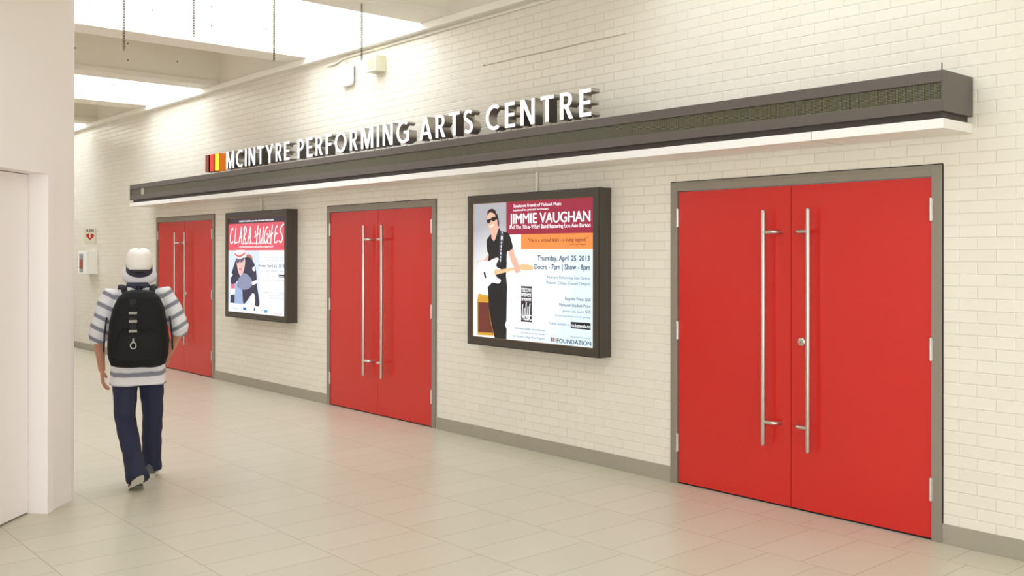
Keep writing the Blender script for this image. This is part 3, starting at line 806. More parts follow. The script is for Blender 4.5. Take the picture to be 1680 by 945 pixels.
for k, t_ in enumerate((0.02, 0.2, 0.35, 0.47, 0.58, 0.7, 0.82, 0.93)):
    a = Vector(g['strap'][0]) * .5 + Vector(g['strap'][1]) * .5; b = Vector(g['strap'][5]) * .5 + Vector(g['strap'][6]) * .5
    p = a.lerp(b, t_); r_ = 0.016 if k == 1 else 0.009
    dots.append(([(p.x + r_ * math.cos(q) * .8, p.y + r_ * math.sin(q) * (1 + .4 * (k % 2))) for q in [i * math.pi / 5 for i in range(10)]], 0))
poly_part('strap_pattern', dots, [glow('print_strap_white', lin(225, 228, 236), 1.0)], pst, y0=-0.0046, dy=0)
poly_part('guitar_picture', [(rounded(g['guitar']), 0), (rounded(g['pickguard']), 1), (Q(g['neck']), 2), (Q(g['pickup']), 3), (rounded(g['hand']), 4)],
          [glow('print_guitar', lin(232, 238, 236), 1.0), glow('print_guard', lin(248, 250, 252), 1.0), glow('print_neck', lin(228, 190, 140), 1.0), INK, SKINP], pst, y0=-0.0048, dy=-0.0002)
# concert series mark
lg = [(RC(0.639, 0.169, 0.773, 0.464), 0)]
for i in range(3): lg.append((RC(0.645, 0.441 - i * 0.042, 0.767, 0.444 - i * 0.042), 1))
xx = 0.648
for i, hh in enumerate((0.10, 0.07, 0.12, 0.085, 0.11)):
    x_ = xx + i * 0.023
    lg.append(([(x_, 0.215), (x_ + 0.012, 0.215), (x_ + 0.016, 0.215 + hh * .6), (x_ + 0.019, 0.215 + hh), (x_ + 0.008, 0.215 + hh * .95), (x_ + 0.004, 0.215 + hh * .5)], 1))
poly_part('series_logo', lg, [glow('print_aubergine', lin(48, 34, 50), 1.0), FONTC['w']], pst)
poly_part('foundation_mark', [(RC(1.000 + i * .022, 0.028, 1.012 + i * .022, 0.062), i) for i in range(3)], [glow('print_navy', lin(40, 40, 66), 1), glow('print_plum', lin(130, 50, 70), 1), ORANGE], pst)
text_part('lettering', TEXT2, pst, boldmap={'JIMMIE VAUGHAN': 0.02, 'FOUNDATION': 0.02, 'MUSIC': 0.03, 'Thursday, April 25, 2013': 0.025, 'Doors - 7pm | Show - 8pm': 0.025})

# ---- poster with the cyclist
lb2, fr, LW, LH, LD = light_box(-11.630, 'dark-framed lit poster box picturing a racing cyclist')
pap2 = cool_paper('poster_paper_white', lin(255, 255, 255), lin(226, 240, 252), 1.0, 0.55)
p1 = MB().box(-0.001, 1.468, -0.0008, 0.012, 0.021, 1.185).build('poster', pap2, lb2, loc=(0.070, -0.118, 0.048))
poly_part('top_strip', [(RC(-0.001, 1.112, 1.468, 1.185), 0)], [glow('print_dark_plum', lin(44, 30, 44), 1)], p1)
poly_part('banner', [(RC(-0.001, 0.783, 1.468, 1.112), 0)], [glow('print_rose_red', lin(214, 82, 98), 1)], p1)
poly_part('ticket_badge', [(RC(1.309, 0.472, 1.452, 0.503), 0)], [INK], p1)
g = PIC1
pm = [glow('print_haze_blue', lin(206, 218, 238), 1), glow('print_road_blue', lin(150, 172, 206), 1), glow('print_jersey', lin(40, 38, 66), 1), glow('print_chest', lin(132, 138, 168), 1),
      glow('print_limb', lin(240, 226, 222), 1), glow('print_pink', lin(222, 110, 130), 1), glow('print_face', lin(226, 184, 176), 1), glow('print_helmet', lin(238, 240, 246), 1), glow('print_orange_red', lin(226, 92, 84), 1),
      glow('print_visor', lin(92, 86, 104), 1), glow('print_auburn', lin(176, 112, 88), 1)]
order = [('photobg', 0), ('hairp', 10), ('road', 1), ('jersey', 2), ('chest', 3), ('leg', 4), ('arm', 4), ('cuff', 4), ('cuff2', 5), ('glove', 2), ('face', 6), ('mouth', 5), ('helmet', 7), ('helmetstripe', 8), ('visor', 9), ('stars', 7), ('stars2', 7)]
def inside(l): return [(max(-0.001, x), z) for x, z in l]
poly_part('cyclist_picture', [(inside(g[n] if n in SHARP else rounded(g[n])), c) for n, c in order], pm, p1, dy=-0.0002)
poly_part('sponsor_mark', [(Q(g['blue']), 0), (Q(g['blue2']), 1), (Q(g['dark']), 2)], [glow('print_blue', lin(24, 96, 200), 1), FONTC['b2'], glow('print_navy2', lin(30, 44, 96), 1)], p1)
rows = [r for r in TEXT1 if r[0] != 'CLARA HUGHES']
rows = [(r[0], r[1], r[2], min(r[3], 1.462 - r[1]), r[4], r[5]) for r in rows]
text_part('lettering', rows, p1, boldmap={'Friday, April 26, 2013': 0.02, 'MOHAWK COLLEGE in partnership with Hamilton Health presents': 0.03})
# brush lettered headline, drawn stroke by stroke
BR = {'C': [[(.62, .86), (.45, .98), (.22, .8), (.05, .4), (.1, .05), (.35, -.02), (.62, .12)]],
      'L': [[(.32, 1.0), (.2, .5), (.08, .02), (.35, .02), (.6, .06)]],
      'A': [[(.0, .0), (.28, .5), (.55, 1.05)], [(.55, 1.05), (.52, .5), (.56, -.05)], [(.1, .32), (.4, .36), (.66, .46)]],
      'R': [[(.28, .95), (.18, .5), (.05, -.02)], [(.1, .86), (.4, 1.04), (.62, .86), (.5, .6), (.2, .46), (.42, .2), (.62, -.1)]],
      'H': [[(.1, .78), (.2, .5), (.0, .3)], [(.62, 1.1), (.45, .5), (.3, -.12)], [(.12, .42), (.4, .5), (.7, .58)]],
      'U': [[(.2, .9), (.05, .4), (.12, .05), (.4, .12), (.62, .5), (.75, 1.0)], [(.75, 1.0), (.66, .4), (.7, .0)]],
      'G': [[(.75, .95), (.45, .92), (.15, .6), (.06, .2), (.28, .0), (.6, .22), (.72, .5)], [(.42, .5), (.72, .5), (.62, .0)]],
      'E': [[(.7, .98), (.35, .9), (.22, .5), (.1, .05), (.4, .0), (.62, .08)], [(.25, .5), (.45, .52), (.6, .58)]],
      'S': [[(.85, 1.12), (.5, .98), (.22, .72), (.5, .5), (.62, .24), (.35, .0), (.02, .1)]]}
lst = []
x = 0.045; hh = 0.205
plan = list('CLARA HUGHES')
adv = 1.40 / 11.6
for i, c in enumerate(plan):
    if c != ' ':
        for s_ in BR[c]:
            pts = [(x + a * adv * 1.18, 0.875 + b * hh * .92) for a, b in smooth_line(s_)]
            lst.append((stroke(pts, 0.017), 0))
    x += adv * (0.55 if c == ' ' else 1.0)
lst2 = []
for p, mi in lst:
    n_ = len(p) // 2
    L_, R_ = p[:n_], p[n_:][::-1]
    bm = bmesh.new()
    a_ = [bm.verts.new((q[0], 0, q[1])) for q in L_]; b_ = [bm.verts.new((q[0], 0, q[1])) for q in R_]
    for k in range(n_ - 1): bm.faces.new((a_[k], b_[k], b_[k + 1], a_[k + 1]))
    me = bpy.data.meshes.new('b'); bm.to_mesh(me); bm.free()
    lst2.append((me, 0, -0.003 - 0.0001 * len(lst2)))
link('headline', join_meshes(lst2), [FONTC['h']], p1)

# ------------------------------------------------------------------ conduits and small fittings on the wall
for x, lb_ in ((-5.971, 'near'), (-10.881, 'far')):
    mb = MB().tube([(x, -0.016, 2.150), (x, -0.016, 2.3215)], 0.0145, 12)
    o = soft(mb.build('conduit', CONDUIT))
    tag(o, 'short white vertical conduit from the sign tray down to the %s' % ('guitarist poster box' if lb_ == 'near' else 'cyclist poster box'), 'conduit', 'white conduits on the brick wall')
pts = [(-9.33, -.02, 3.694), (-9.25, -.018, 3.690), (-9.18, -.016, 3.694), (-9.11, -.014, 3.708), (-9.05, -.014, 3.722), (-8.96, -.014, 3.728)]
x = -8.7
while x < -5.7: pts.append((x, -.014, 3.7285)); x += .3
pts += [(-5.66, -.014, 3.7285)]
mb = MB().tube(pts, 0.0115, 10)
for x in (-8.4, -7.6, -6.8, -6.0): mb.box(x - .01, x + .01, -0.027, -0.0005, 3.714, 3.744, 0.002)
o = soft(mb.build('conduit', CONDUIT)); tag(o, 'long white horizontal conduit under the wall ledge, bent down at its far end', 'conduit', 'white conduits on the brick wall')
pts = [(-6.67, -.004, 3.318)]
x = -6.6
while x < -4.95: pts.append((x, -.0045, 3.3175 + .0015 * math.sin(x * 9))); x += .1
mb = MB().tube(pts, 0.0042, 8).ball((-6.675, -.006, 3.318), 0.011, n=10)
o = soft(mb.build('painted_cable', mat('painted_over_cable', lin(206, 196, 174), 0.5))); tag(o, 'thin painted-over cable stapled along a brick joint above the sign letters', 'cable')

# wall speaker
sp = empty('wall_speaker', (-8.32, 0, 3.557)); tag(sp, 'square ivory wall speaker with round grille, high on the brick wall', 'speaker')
MB().box(-0.092, 0.092, -0.112, -0.0005, -0.080, 0.080, 0.003).build('cabinet', IVORY, sp)
MB().box(-0.090, 0.090, -0.120, -0.1125, -0.078, 0.078, 0.002).build('front_panel', IVORY, sp)
gm = MB().tube([(0, -0.1195, 0), (0, -0.1225, 0)], 0.060, 32).build('round_grille', IVORYG, sp)
mb = MB()
for a in (-1, 1):
    for b in (-1, 1): mb.tube([(a * .080, -0.1195, b * .069), (a * .080, -0.1215, b * .069)], 0.004, 8)
mb.build('screw', HINGE, sp)

# wireless access point
ap = empty('access_point', (-8.905, 0, 3.53)); tag(ap, 'white rounded wireless access point hung below the conduit, left of the speaker', 'access point')
def rrect(w, h, r, n=8):
    p = []
    for cx, cy, a in ((w - r, h - r, 0), (-w + r, h - r, 90), (-w + r, -h + r, 180), (w - r, -h + r, 270)):
        p += arc_pts(cx, cy, r, r, a, a + 90, n)
    return p
mb = MB()
prev = None
for y, s_ in ((-0.022, .93), (-0.026, .985), (-0.036, 1.0), (-0.044, .985), (-0.050, .94), (-0.0525, .85)):
    ring = [mb.bm.verts.new((a * s_, y, b * s_)) for a, b in rrect(.118, .118, .042)]
    if prev is None: mb.bm.faces.new(ring)
    else:
        for j in range(len(ring)): mb.bm.faces.new((prev[j], prev[(j + 1) % len(ring)], ring[(j + 1) % len(ring)], ring[j]))
    prev = ring
mb.bm.faces.new(prev[::-1])
soft(mb.build('shell', WPLAST, ap), 50)
MB().box(-.085, .085, -.0225, -.0005, -.085, .085, .004).build('mounting_plate', mat('grey_plastic', lin(120, 122, 122), .5), ap)
MB().box(-.026, .026, -.0535, -.0515, -.030, .042, .002).build('badge_plate', mat('pale_badge', lin(235, 236, 238), .35), ap)
soft(MB().box(-.078, -.022, -.050, -.012, .110, .150, .003).tube([(-.06, -.02, .145), (-.06, -.02, .183)], .004, 8).build('cable_connector', IVORY, ap))

# defibrillator cabinet and its sign
ae = empty('defibrillator_cabinet', (-16.95, 0, 1.300)); tag(ae, 'white wall cabinet below the AED sign at the far left', 'cabinet')
MB().box(-.225, .225, -.165, -.0005, 0, .385, .006).build('body', WPLAST, ae)
MB().box(-.215, .215, -.178, -.1655, .008, .377, .004).build('door', WPLAST, ae)
mb = MB().box(-.16, .03, -.1800, -.1778, .025, .335, .001)
mb.build('window_panel', mat('grey_blue_window', lin(158, 160, 164), .2), ae)
MB().box(-.15, .02, -.1815, -.1799, .09, .215, .001).box(-.15, .02, -.1815, -.1799, .225, .245, .001).build('red_pack', mat('brown_red_pack', lin(150, 72, 52), .5), ae)
asg = empty('aed_sign', (-16.86, 0, 1.80)); tag(asg, 'white projecting AED sign with a red heart, above the wall cabinet', 'sign')
# plate stands out from the wall, faces down the hall; a second leaf folds back to the wall
mb = MB().box(-.004, .004, -.178, -.001, .0, .262, .001)
mb.box(-.30, -.004, -.0046, -.001, .0, .262, .0)
mb.build('plate', mat('sign_white', lin(236, 230, 214), .4), asg)
def on_x(me, mi): return (me, mi, 0)
heart = []
for i in range(40):
    t_ = 2 * math.pi * i / 40
    heart.append((-0.088 + 0.0040 * 16 * math.sin(t_) ** 3, 0.125 + 0.0040 * (13 * math.cos(t_) - 5 * math.cos(2 * t_) - 2 * math.cos(3 * t_) - math.cos(4 * t_))))
bolt = [(-.096, .158), (-.078, .158), (-.086, .132), (-.072, .132), (-.094, .082), (-.090, .116), (-.104, .118)]
mb = MB().prism(heart, 0.004, 0.0046, 'x'); mb.prism(bolt, 0.0045, 0.0051, 'x', mi=1)
mb.build('heart_symbol', [mat('heart_red', lin(186, 36, 28), .4), mat('bolt_white', lin(244, 238, 226), .4)], asg)
me = line_of_text('A E D', -0.150, 0.200, 0.122, 0.042, 0.05)
for v in me.vertices: v.co = Vector((0.0052, v.co.x, v.co.z))
link('lettering', me, mat('sign_black', lin(44, 38, 34), .5), asg)
mb = MB().box(0.004, 0.0046, -.165, -.01, .018, .021); mb.build('fine_print', mat('sign_grey', lin(170, 160, 140), .5), asg)

# ------------------------------------------------------------------ chains
lk = MB()
path = []
R_, Ls = 0.0072, 0.0064
for i in range(16):
    a = 2 * math.pi * i / 16
    z = R_ * math.sin(a) + (Ls if math.sin(a) > 0.01 else (-Ls if math.sin(a) < -0.01 else 0))
    path.append((R_ * math.cos(a), 0, z))
def chain(x, y, zb, label):
    zt = 3.823
    mb = MB(); P_ = 0.0195
    n = int((zt - zb) / P_)
    k = 0
    z = zt - 0.010
    while z > zb:
        t_ = math.radians(20 + (90 if k % 2 else 0) + 6 * math.sin(k))
        wob = 0.0012 * math.sin(k * 2.1)
        mb.tube([(x + wob + p[0] * math.cos(t_), y + p[0] * math.sin(t_), z + p[2]) for p in path], 0.0027, 6, closed=True)
        z -= P_; k += 1
    o = mb.build('chain', CHAINM, smooth=True)
    hk = MB().tube([(x, y, z + P_ - .012), (x, y + .001, z + P_ - .030)], 0.0016, 6)
    hk.build('end_pin', CHAINM, o)
    ey = MB().tube([(x, y, 3.8235), (x, y, 3.817)], 0.012, 12).build('ceiling_plate', HINGE, o)
    tag(o, label, 'chain', 'steel chains hanging from the ceiling beam')
chain(-7.25, -2.95, 3.145, 'thin hanging chain next to the white wall, leftmost of four')
chain(-7.25, -2.42, 3.325, 'shortest hanging chain, second from the white wall')
chain(-7.25, -1.745, 3.21, 'hanging chain third from the white wall')
chain(-7.25, -0.909, 3.345, 'hanging chain nearest the brick wall, beside the speaker')

# ================================================================== the walking person, seen from behind
PX, PY, PR = -7.10, -2.899, math.radians(71)
SKIN = mat('skin', lin(196, 138, 112), 0.5, noise_amt=0.05, nscale=12)
SKIN.node_tree.nodes['Principled BSDF'].inputs['Subsurface Weight'].default_value = 0.0
# joints (x right, y forward, z up), metres
J = dict(
    hipL=(-.085, .00, .84), kneeL=(-.088, -.06, .47), ankL=(-.018, -.335, .145),
    hipR=(.085, .00, .84), kneeR=(.105, .10, .46), ankR=(.100, .165, .085),
    shL=(-.185, .0, 1.335), elL=(-.262, -.02, 1.06), wrL=(-.240, .06, .80),
    shR=(.185, .0, 1.335), elR=(.285, -.05, 1.110), wrR=(.225, .13, .90))
def v3(k): return Vector(J[k])
mb = MB()
# head, face, ears
hd = Vector((0.01, .035, 1.545))
mb.ball(hd, .1, (.76, .96, 1.12), 24)
mb.ball(hd + Vector((0, .035, -.052)), .062, (.86, .95, .85), 16)
mb.ball(hd + Vector((0, .098, -.012)), .016, (.75, 1.1, 1.5), 12)
mb.ball(hd + Vector((0, .084, -.060)), .018, (1.3, .6, .55), 12)
for s in (-1, 1):
    mb.ball(hd + Vector((s * .077, .0, -.012)), .026, (.35, .7, 1.15), 12)
    mb.ball(hd + Vector((s * .030, .082, .010)), .014, (1.2, .6, .8), 10)
mb.tube([hd + Vector((0, -.02, -.06)), (0, -.005, 1.40), (0, -.005, 1.33)], [.055, .054, .066], 16)
# torso, hips
mb.loft([(0, 0, .78, .13, .085), (0, 0, .86, .150, .100), (0, 0, .97, .130, .090), (0, 0, 1.12, .148, .098), (0, 0, 1.27, .165, .098), (0, 0, 1.35, .145, .080), (0, 0, 1.385, .07, .055)], 24, 2.3)
for s, a, b, c in ((-1, 'hipL', 'kneeL', 'ankL'), (1, 'hipR', 'kneeR', 'ankR')):
    A, B, D = v3(a), v3(b), v3(c)
    mb.tube([A + Vector((0, 0, .04)), A, A.lerp(B, .5), B, B.lerp(D, .3), B.lerp(D, .7), D, D + (D - B).normalized() * .02], [.075, .080, .066, .050, .052, .038, .032, .034], 14)
    if s < 0: mb.tube([D + Vector((0, .0, -.01)), D + Vector((0, .030, -.060)), D + Vector((.0, .065, -.105))], [.026, .024, .016], 12)
    else: mb.tube([D + Vector((0, -.03, -.02)), D + Vector((0, .05, -.035)), D + Vector((0, .13, -.045))], [.028, .026, .016], 12)
for s, a, b, c in ((-1, 'shL', 'elL', 'wrL'), (1, 'shR', 'elR', 'wrR')):
    A, B, D = v3(a), v3(b), v3(c)
    mb.tube([Vector((s * .12, 0, 1.33)), A, A.lerp(B, .35), B, B.lerp(D, .25), B.lerp(D, .7), D], [.05, .050, .046, .036, .038, .028, .024], 14)
    # hand: palm, four fingers and a thumb, curled lightly
    d = (D - B).normalized()
    side = Vector((s, 0, 0)); side = (side - d * side.dot(d)).normalized()
    fw = d.cross(side).normalized()
    if fw.y < 0: fw = -fw
    inw = -side
    pc = D + d * .045
    for q in (-.024, -.008, .008, .024):
        mb.tube([D + fw * q * .8 + d * .0, pc + fw * q, D + d * .088 + fw * q * 1.05], [.0135, .0140, .0125], 10)
    for q, L_ in ((-.027, .062), (-.009, .074), (.009, .080), (.027, .072)):
        k0 = D + d * .086 + fw * q * 1.05
        k1 = k0 + d * L_ * .42 + inw * L_ * .10
        k2 = k1 + d * L_ * .28 + inw * L_ * .20
        k3 = k2 + d * L_ * .16 + inw * L_ * .22
        mb.tube([k0, k1, k2, k3], [.0092, .0086, .0078, .0066], 8)
    t0 = D + d * .025 + fw * .022 + inw * .006
    t1 = t0 + d * .030 + fw * .026 + inw * .010
    t2 = t1 + d * .030 + fw * .008 + inw * .010
    mb.tube([t0, t1, t2], [.0125, .0105, .0082], 8)
me = fuse(mb, 0.0052, 3, .5)
body = link('person', me, [SKIN], smooth=True)
body.location = (PX, PY, 0); body.rotation_euler = (0, 0, PR)
tag(body, 'person in white hat and grey striped shirt with backpack, walking away along the hall', 'person')

# eyes and mouth
mb = MB()
for s in (-1, 1): mb.ball(hd + Vector((s * .030, .0885, .010)), .0085, (1.2, .5, .7), 10)
mb.build('eyes', mat('dark_eye', lin(40, 30, 26), .3), body, smooth=True)
# hair under the hat
mb = MB()
mb.ball(hd + Vector((0, -.012, .012)), .101, (.80, .92, 1.06), 24)
me = mb
hm = me
for v in [v for v in hm.bm.verts if v.co.z < hd.z - .062 or v.co.z > hd.z + .004 or v.co.y > hd.y + .035]: hm.bm.verts.remove(v)
o = hm.build('hair', mat('dark_brown_hair', lin(52, 40, 34), .6, bump=.4, bscale=120), body, smooth=True)
sm = o.modifiers.new('s', 'SOLIDIFY'); sm.thickness = .006

# shirt: striped, sleeves to the elbow, loose hem
def stripe_mat():
    m = mat('striped_cotton', lin(226, 224, 222), .8)
    nt = m.node_tree; b = nt.nodes['Principled BSDF']
    tc = [n for n in nt.nodes if n.type == 'TEX_COORD'][0]
    sp = nt.nodes.new('ShaderNodeSeparateXYZ'); nt.links.new(tc.outputs['Object'], sp.inputs[0])
    n = nt.nodes.new('ShaderNodeTexNoise'); n.inputs['Scale'].default_value = 5; nt.links.new(tc.outputs['Object'], n.inputs['Vector'])
    ax = M(nt, 'ABSOLUTE', sp.outputs['X'])
    out = M(nt, 'MAXIMUM', M(nt, 'SUBTRACT', ax, .165), 0.0)
    z = M(nt, 'ADD', M(nt, 'ADD', sp.outputs['Z'], M(nt, 'MULTIPLY', out, -.55)), M(nt, 'MULTIPLY', n.outputs['Fac'], .035))
    f = M(nt, 'FRACT', M(nt, 'DIVIDE', z, .092))
    cr = nt.nodes.new('ShaderNodeValToRGB'); e = cr.color_ramp
    e.interpolation = 'LINEAR'
    e.elements[0].position = 0; e.elements[0].color = lin(228, 226, 226)
    e.elements[1].position = .50; e.elements[1].color = lin(222, 220, 222)
    for p, c in ((.55, lin(138, 138, 148)), (.80, lin(126, 126, 138)), (.86, lin(190, 190, 196)), (.97, lin(228, 226, 226))):
        q = e.elements.new(p); q.color = c
    nt.links.new(f, cr.inputs[0]); nt.links.new(cr.outputs[0], b.inputs['Base Color'])
    return m
STR = stripe_mat()
mb = MB()
mb.loft([(0, 0, .700, .196, .145), (0, 0, .76, .190, .140), (0, 0, .90, .178, .130), (0, 0, 1.06, .180, .128), (0, 0, 1.22, .198, .128), (0, 0, 1.32, .195, .112), (0, 0, 1.375, .135, .090), (0, 0, 1.405, .080, .075)], 32, 2.4)
for s, a, b, c in ((-1, 'shL', 'elL', 'wrL'), (1, 'shR', 'elR', 'wrR')):
    A, B, D = v3(a), v3(b), v3(c)
    mb.tube([Vector((s * .10, 0, 1.315)), A, A.lerp(B, .3), A.lerp(B, .75), B, B.lerp(D, .16)], [.068, .076, .076, .070, .068, .064], 18)
me = fuse(mb, 0.008, 8, .5)
# folds
for v in me.vertices:
    n_ = noise.noise(Vector((v.co.x * 7, v.co.y * 7, v.co.z * 11)))
    v.co += v.normal * n_ * .008
link('shirt', me, [STR], body, smooth=True)
mb = MB()
mb.loft([(0, -.004, 1.385, .088, .080), (0, -.006, 1.41, .082, .076), (0, -.008, 1.438, .076, .072)], 24, 2.0, cap=False)
o = mb.build('collar', mat('navy_collar', lin(52, 54, 70), .8), body, smooth=True)
o.modifiers.new('s', 'SOLIDIFY').thickness = .008

# jeans
mb = MB()
mb.loft([(0, 0, .755, .150, .108), (0, 0, .82, .158, .118), (0, 0, .90, .150, .110)], 28, 2.4)
A, B, D = v3('hipL'), v3('kneeL'), v3('ankL')
mb.tube([A + Vector((.0, 0, .02)), A + Vector((0, 0, -.06)), A.lerp(B, .5), B, B.lerp(D, .4), B.lerp(D, .78), D + Vector((0, -.012, .0)), D + (D - B).normalized() * .075 + Vector((0, -.004, 0))], [.088, .092, .084, .073, .069, .066, .070, .080], 20)
A, B, D = v3('hipR'), v3('kneeR'), v3('ankR')
mb.tube([A + Vector((.0, 0, .02)), A + Vector((0, 0, -.06)), A.lerp(B, .5), B, B.lerp(D, .4), B.lerp(D, .78), D + Vector((0, -.01, .0)), D + Vector((0, -.008, -.045))], [.088, .092, .084, .073, .070, .068, .070, .070], 20)
me = fuse(mb, 0.0085, 6, .5)
for v in me.vertices:
    n_ = noise.noise(Vector((v.co.x * 9, v.co.y * 9, v.co.z * 14)))
    v.co += v.normal * n_ * (.006 + .006 * max(0, 1 - abs(v.co.z - .2) / .2))
link('jeans', me, [mat('dark_denim', lin(27, 31, 58), .75, noise_amt=.15, nscale=9, bump=.3, bscale=220)], body, smooth=True)

# shoes: upper, sole
UP = mat('grey_shoe', lin(84, 88, 84), .6, noise_amt=.1); SOLE = mat('pale_rubber_sole', lin(206, 200, 186), .6)
def shoe(c, pitch, yaw):
    c = Vector(c)
    # built with the toe tip on the ground at y = +.19, heel at y = -.08
    piv = Vector((0, .10, 0))
    yw_ = Matrix.Rotation(yaw, 3, 'Z')
    def place(q):
        # the toes stay flat on the floor, everything behind the ball of the foot lifts
        d = q - piv
        if d.y > 0: return yw_ @ d + piv + c
        k = min(1.0, -d.y / .05)
        return yw_ @ (Matrix.Rotation(-pitch * (k * .5 + .5 if k < 1 else 1), 3, 'X') @ d) + piv + c
    secs = [(-.085, .026, .035), (-.07, .036, .075), (-.03, .039, .085), (.02, .040, .078), (.08, .046, .055), (.14, .048, .042), (.18, .036, .030), (.195, .018, .018)]
    mb = MB(); rings = []
    for y, w_, h_ in secs:
        rings.append([mb.bm.verts.new((w_ * math.cos(t) * (1 if math.sin(t) < .3 else .85), y, .022 + max(0, math.sin(t)) * h_)) for t in [math.pi * k / 12 for k in range(13)]] )
    for A_, B_ in zip(rings, rings[1:]):
        for j in range(12): mb.bm.faces.new((A_[j], A_[j + 1], B_[j + 1], B_[j]))
        mb.bm.faces.new((A_[0], B_[0], B_[12], A_[12]))
    mb.bm.faces.new(rings[0]); mb.bm.faces.new(rings[-1][::-1])
    for v in mb.bm.verts: v.co = place(v.co)
    sh = mb.build('shoe', [UP], body, smooth=True)
    out = [(.034, -.088), (.042, -.05), (.040, 0), (.046, .06), (.053, .12), (.046, .17), (.026, .20), (-.020, .203), (-.043, .17), (-.047, .12), (-.041, .06), (-.037, 0), (-.040, -.05), (-.032, -.088)]
    mb = MB().prism(out, 0.0, .026, 'z')
    for v in mb.bm.verts: v.co = place(v.co)
    mb.build('sole', SOLE, sh)
    mb = MB()
    for k in range(4): mb.tube([(-.022, .035 + k * .02, .098 - k * .010), (0, .04 + k * .02, .102 - k * .010), (.022, .035 + k * .02, .098 - k * .010)], .003, 6)
    for v in mb.bm.verts: v.co = place(v.co)
    mb.build('laces', SOLE, sh)
shoe((J['ankR'][0], J['ankR'][1] - .005, 0), 0.0, math.radians(-6))
shoe((J['ankL'][0], J['ankL'][1] - .060, 0), math.radians(42), math.radians(5))

# hat: cream crown, dark band, turned-down brim
HATM = mat('cream_felt', lin(240, 234, 226), .7); BRIM = mat('pale_grey_straw', lin(206, 202, 206), .75, noise_amt=.05, nscale=60)
def hat_rot(v):
    piv = Vector((hd.x, hd.y, hd.z + .02))
    return Matrix.Rotation(math.radians(17), 3, 'X') @ (v - piv) + piv
def hat_loft(rings, name, m, parent, cap=True, power=2.0, dent=False):
    mb = MB().loft(rings, 36, power, cap)
    for v in mb.bm.verts:
        if dent and v.co.z > hd.z + .105:
            f_ = max(0, 1 - abs(v.co.x - hd.x) / .030); v.co.z -= .014 * f_ * f_
        v.co = hat_rot(v.co)
    return mb.build(name, m, parent, smooth=True)
hx, hy, hz = hd.x, hd.y - .006, hd.z
cr = hat_loft([(hx, hy, hz - .006, .0885, .106, .16), (hx, hy, hz + .05, .088, .104, .12), (hx, hy, hz + .090, .084, .098, .06), (hx, hy, hz + .118, .074, .088, .02), (hx, hy, hz + .132, .056, .068, 0), (hx, hy, hz + .137, .03, .038, 0), (hx, hy, hz + .137, .006, .008, 0)], 'hat', HATM, body, dent=True)
hat_loft([(hx, hy, hz - .022, .0905, .109, .20), (hx, hy, hz + .016, .0905, .107, .17)], 'hat_band', mat('navy_band', lin(38, 38, 52), .7), cr, cap=False)
mb = MB()
prev = None
for r_, dz in ((.086, 0.0), (.098, -.004), (.108, -.013), (.116, -.026), (.120, -.040)):
    ring = []
    for j in range(48):
        t = 2 * math.pi * j / 48
        back = max(0, -math.sin(t)); front = max(0, math.sin(t)); sd = abs(math.cos(t))
        z = hz - .022 + .16 * (math.sin(t) * .10) + dz * (1.0 + .65 * back - 1.3 * front)
        ring.append(mb.bm.verts.new((hx + r_ * math.cos(t) * 1.0, hy + (r_ + .018) * math.sin(t) * (1.0 + .12 * front - .12 * back), z)))
    if prev:
        for j in range(48): mb.bm.faces.new((prev[j], prev[(j + 1) % 48], ring[(j + 1) % 48], ring[j]))
    prev = ring
for v in mb.bm.verts: v.co = hat_rot(v.co)
br = mb.build('brim', BRIM, cr, smooth=True)
br.modifiers.new('s', 'SOLIDIFY').thickness = .004

# ---- the backpack, worn but a thing of its own
bp = empty('backpack', (PX, PY, 0), PR)
tag(bp, 'large black backpack with grey webbing tabs worn by the walking person', 'backpack')
BK = mat('black_nylon', lin(22, 21, 21), .7, noise_amt=.25, nscale=14, bump=.5, bscale=160, spec=.25)
BK2 = mat('black_webbing', lin(22, 22, 22), .7, bump=.4, bscale=300)
TAB = mat('grey_reflective_tab', lin(150, 142, 130), .4)
mb = MB()
mb.loft([(0, -.205, .845, .140, .060), (0, -.215, .865, .182, .090), (0, -.220, .93, .202, .108), (.0, -.218, 1.03, .202, .110), (0, -.212, 1.15, .190, .104), (0, -.205, 1.26, .170, .094), (0, -.195, 1.335, .140, .078), (0, -.185, 1.375, .100, .055), (0, -.18, 1.39, .05, .03)], 40, 2.7)
me = fuse(mb, .008, 5)
for v in me.vertices:
    v.co += v.normal * noise.noise(Vector((v.co.x * 9, v.co.y * 9, v.co.z * 9))) * .008
link('main_bag', me, [BK], bp, smooth=True)
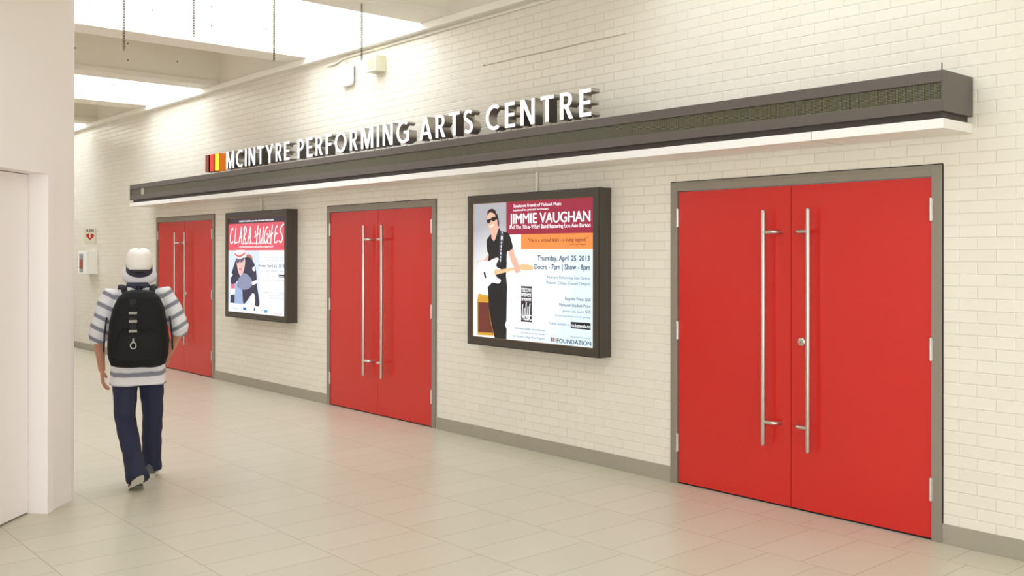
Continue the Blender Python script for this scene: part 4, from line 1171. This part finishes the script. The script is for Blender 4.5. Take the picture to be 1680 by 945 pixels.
mb = MB().loft([(0, -.300, .88, .120, .030), (0, -.312, .91, .150, .040), (0, -.316, .99, .152, .042), (0, -.312, 1.08, .138, .036), (0, -.300, 1.125, .105, .022)], 32, 3.0)
pk = link('front_pocket', fuse(mb, .007, 4), [BK], bp, smooth=True)
mb = MB()
mb.tube([(x_, -.335 + abs(x_) * .12, 1.10 - x_ * x_ * 1.5) for x_ in [i * .02 - .12 for i in range(13)]], .0035, 8)
mb.build('zip', BK2, pk)
mb = MB().box(-.060, -.018, -.316, -.306, 1.05, 1.325)
for v in mb.bm.verts: v.co.y += (v.co.z - 1.05) * .16 - .008 - (.018 if v.co.z < 1.1 else 0)
mb.build('centre_strap', BK2, bp)
for z in (1.232, 1.175, 1.108):
    yy = -.322 + (z - 1.05) * .16 - (.022 - (z - 1.1) * .1 if z < 1.2 else .006)
    MB().box(-.066, -.012, yy - .012, yy + .014, z - .009, z + .009, .003).build('webbing_tab', TAB, bp)
mb = MB().tube([(-.038 + .018 * math.cos(t), -.372 + .0, 1.012 + .022 * math.sin(t)) for t in [i * math.pi / 8 for i in range(16)]], .004, 8, closed=True)
mb.tube([(-.038, -.352, 1.06), (-.038, -.372, 1.036)], .006, 8)
mb.build('key_ring', mat('pale_ring', lin(190, 186, 176), .3, .6), bp, smooth=True)
mb = MB()
mb.tube([(0, -.165, 1.385), (-.015, -.185, 1.415), (.015, -.185, 1.415), (.02, -.165, 1.385)], .007, 8)
mb.build('grab_handle', BK2, bp, smooth=True)
for s in (-1, 1):
    pts = [(s * .085, -.140, 1.350), (s * .100, -.085, 1.405), (s * .108, -.01, 1.412), (s * .112, .075, 1.375), (s * .118, .125, 1.28), (s * .135, .140, 1.14), (s * .165, .105, 1.02), (s * .190, .00, .95), (s * .185, -.12, .92)]
    mb = MB().tube(pts, [.020, .024, .026, .026, .024, .020, .010, .009, .009], 12, sq=.42)
    mb.build('shoulder_strap', BK2, bp, smooth=True)
    mb = MB().tube([(s * .207, -.20, 1.20), (s * .222, -.21, 1.08), (s * .226, -.21, .96)], .006, 6)
    mb.build('side_strap', BK2, bp, smooth=True)
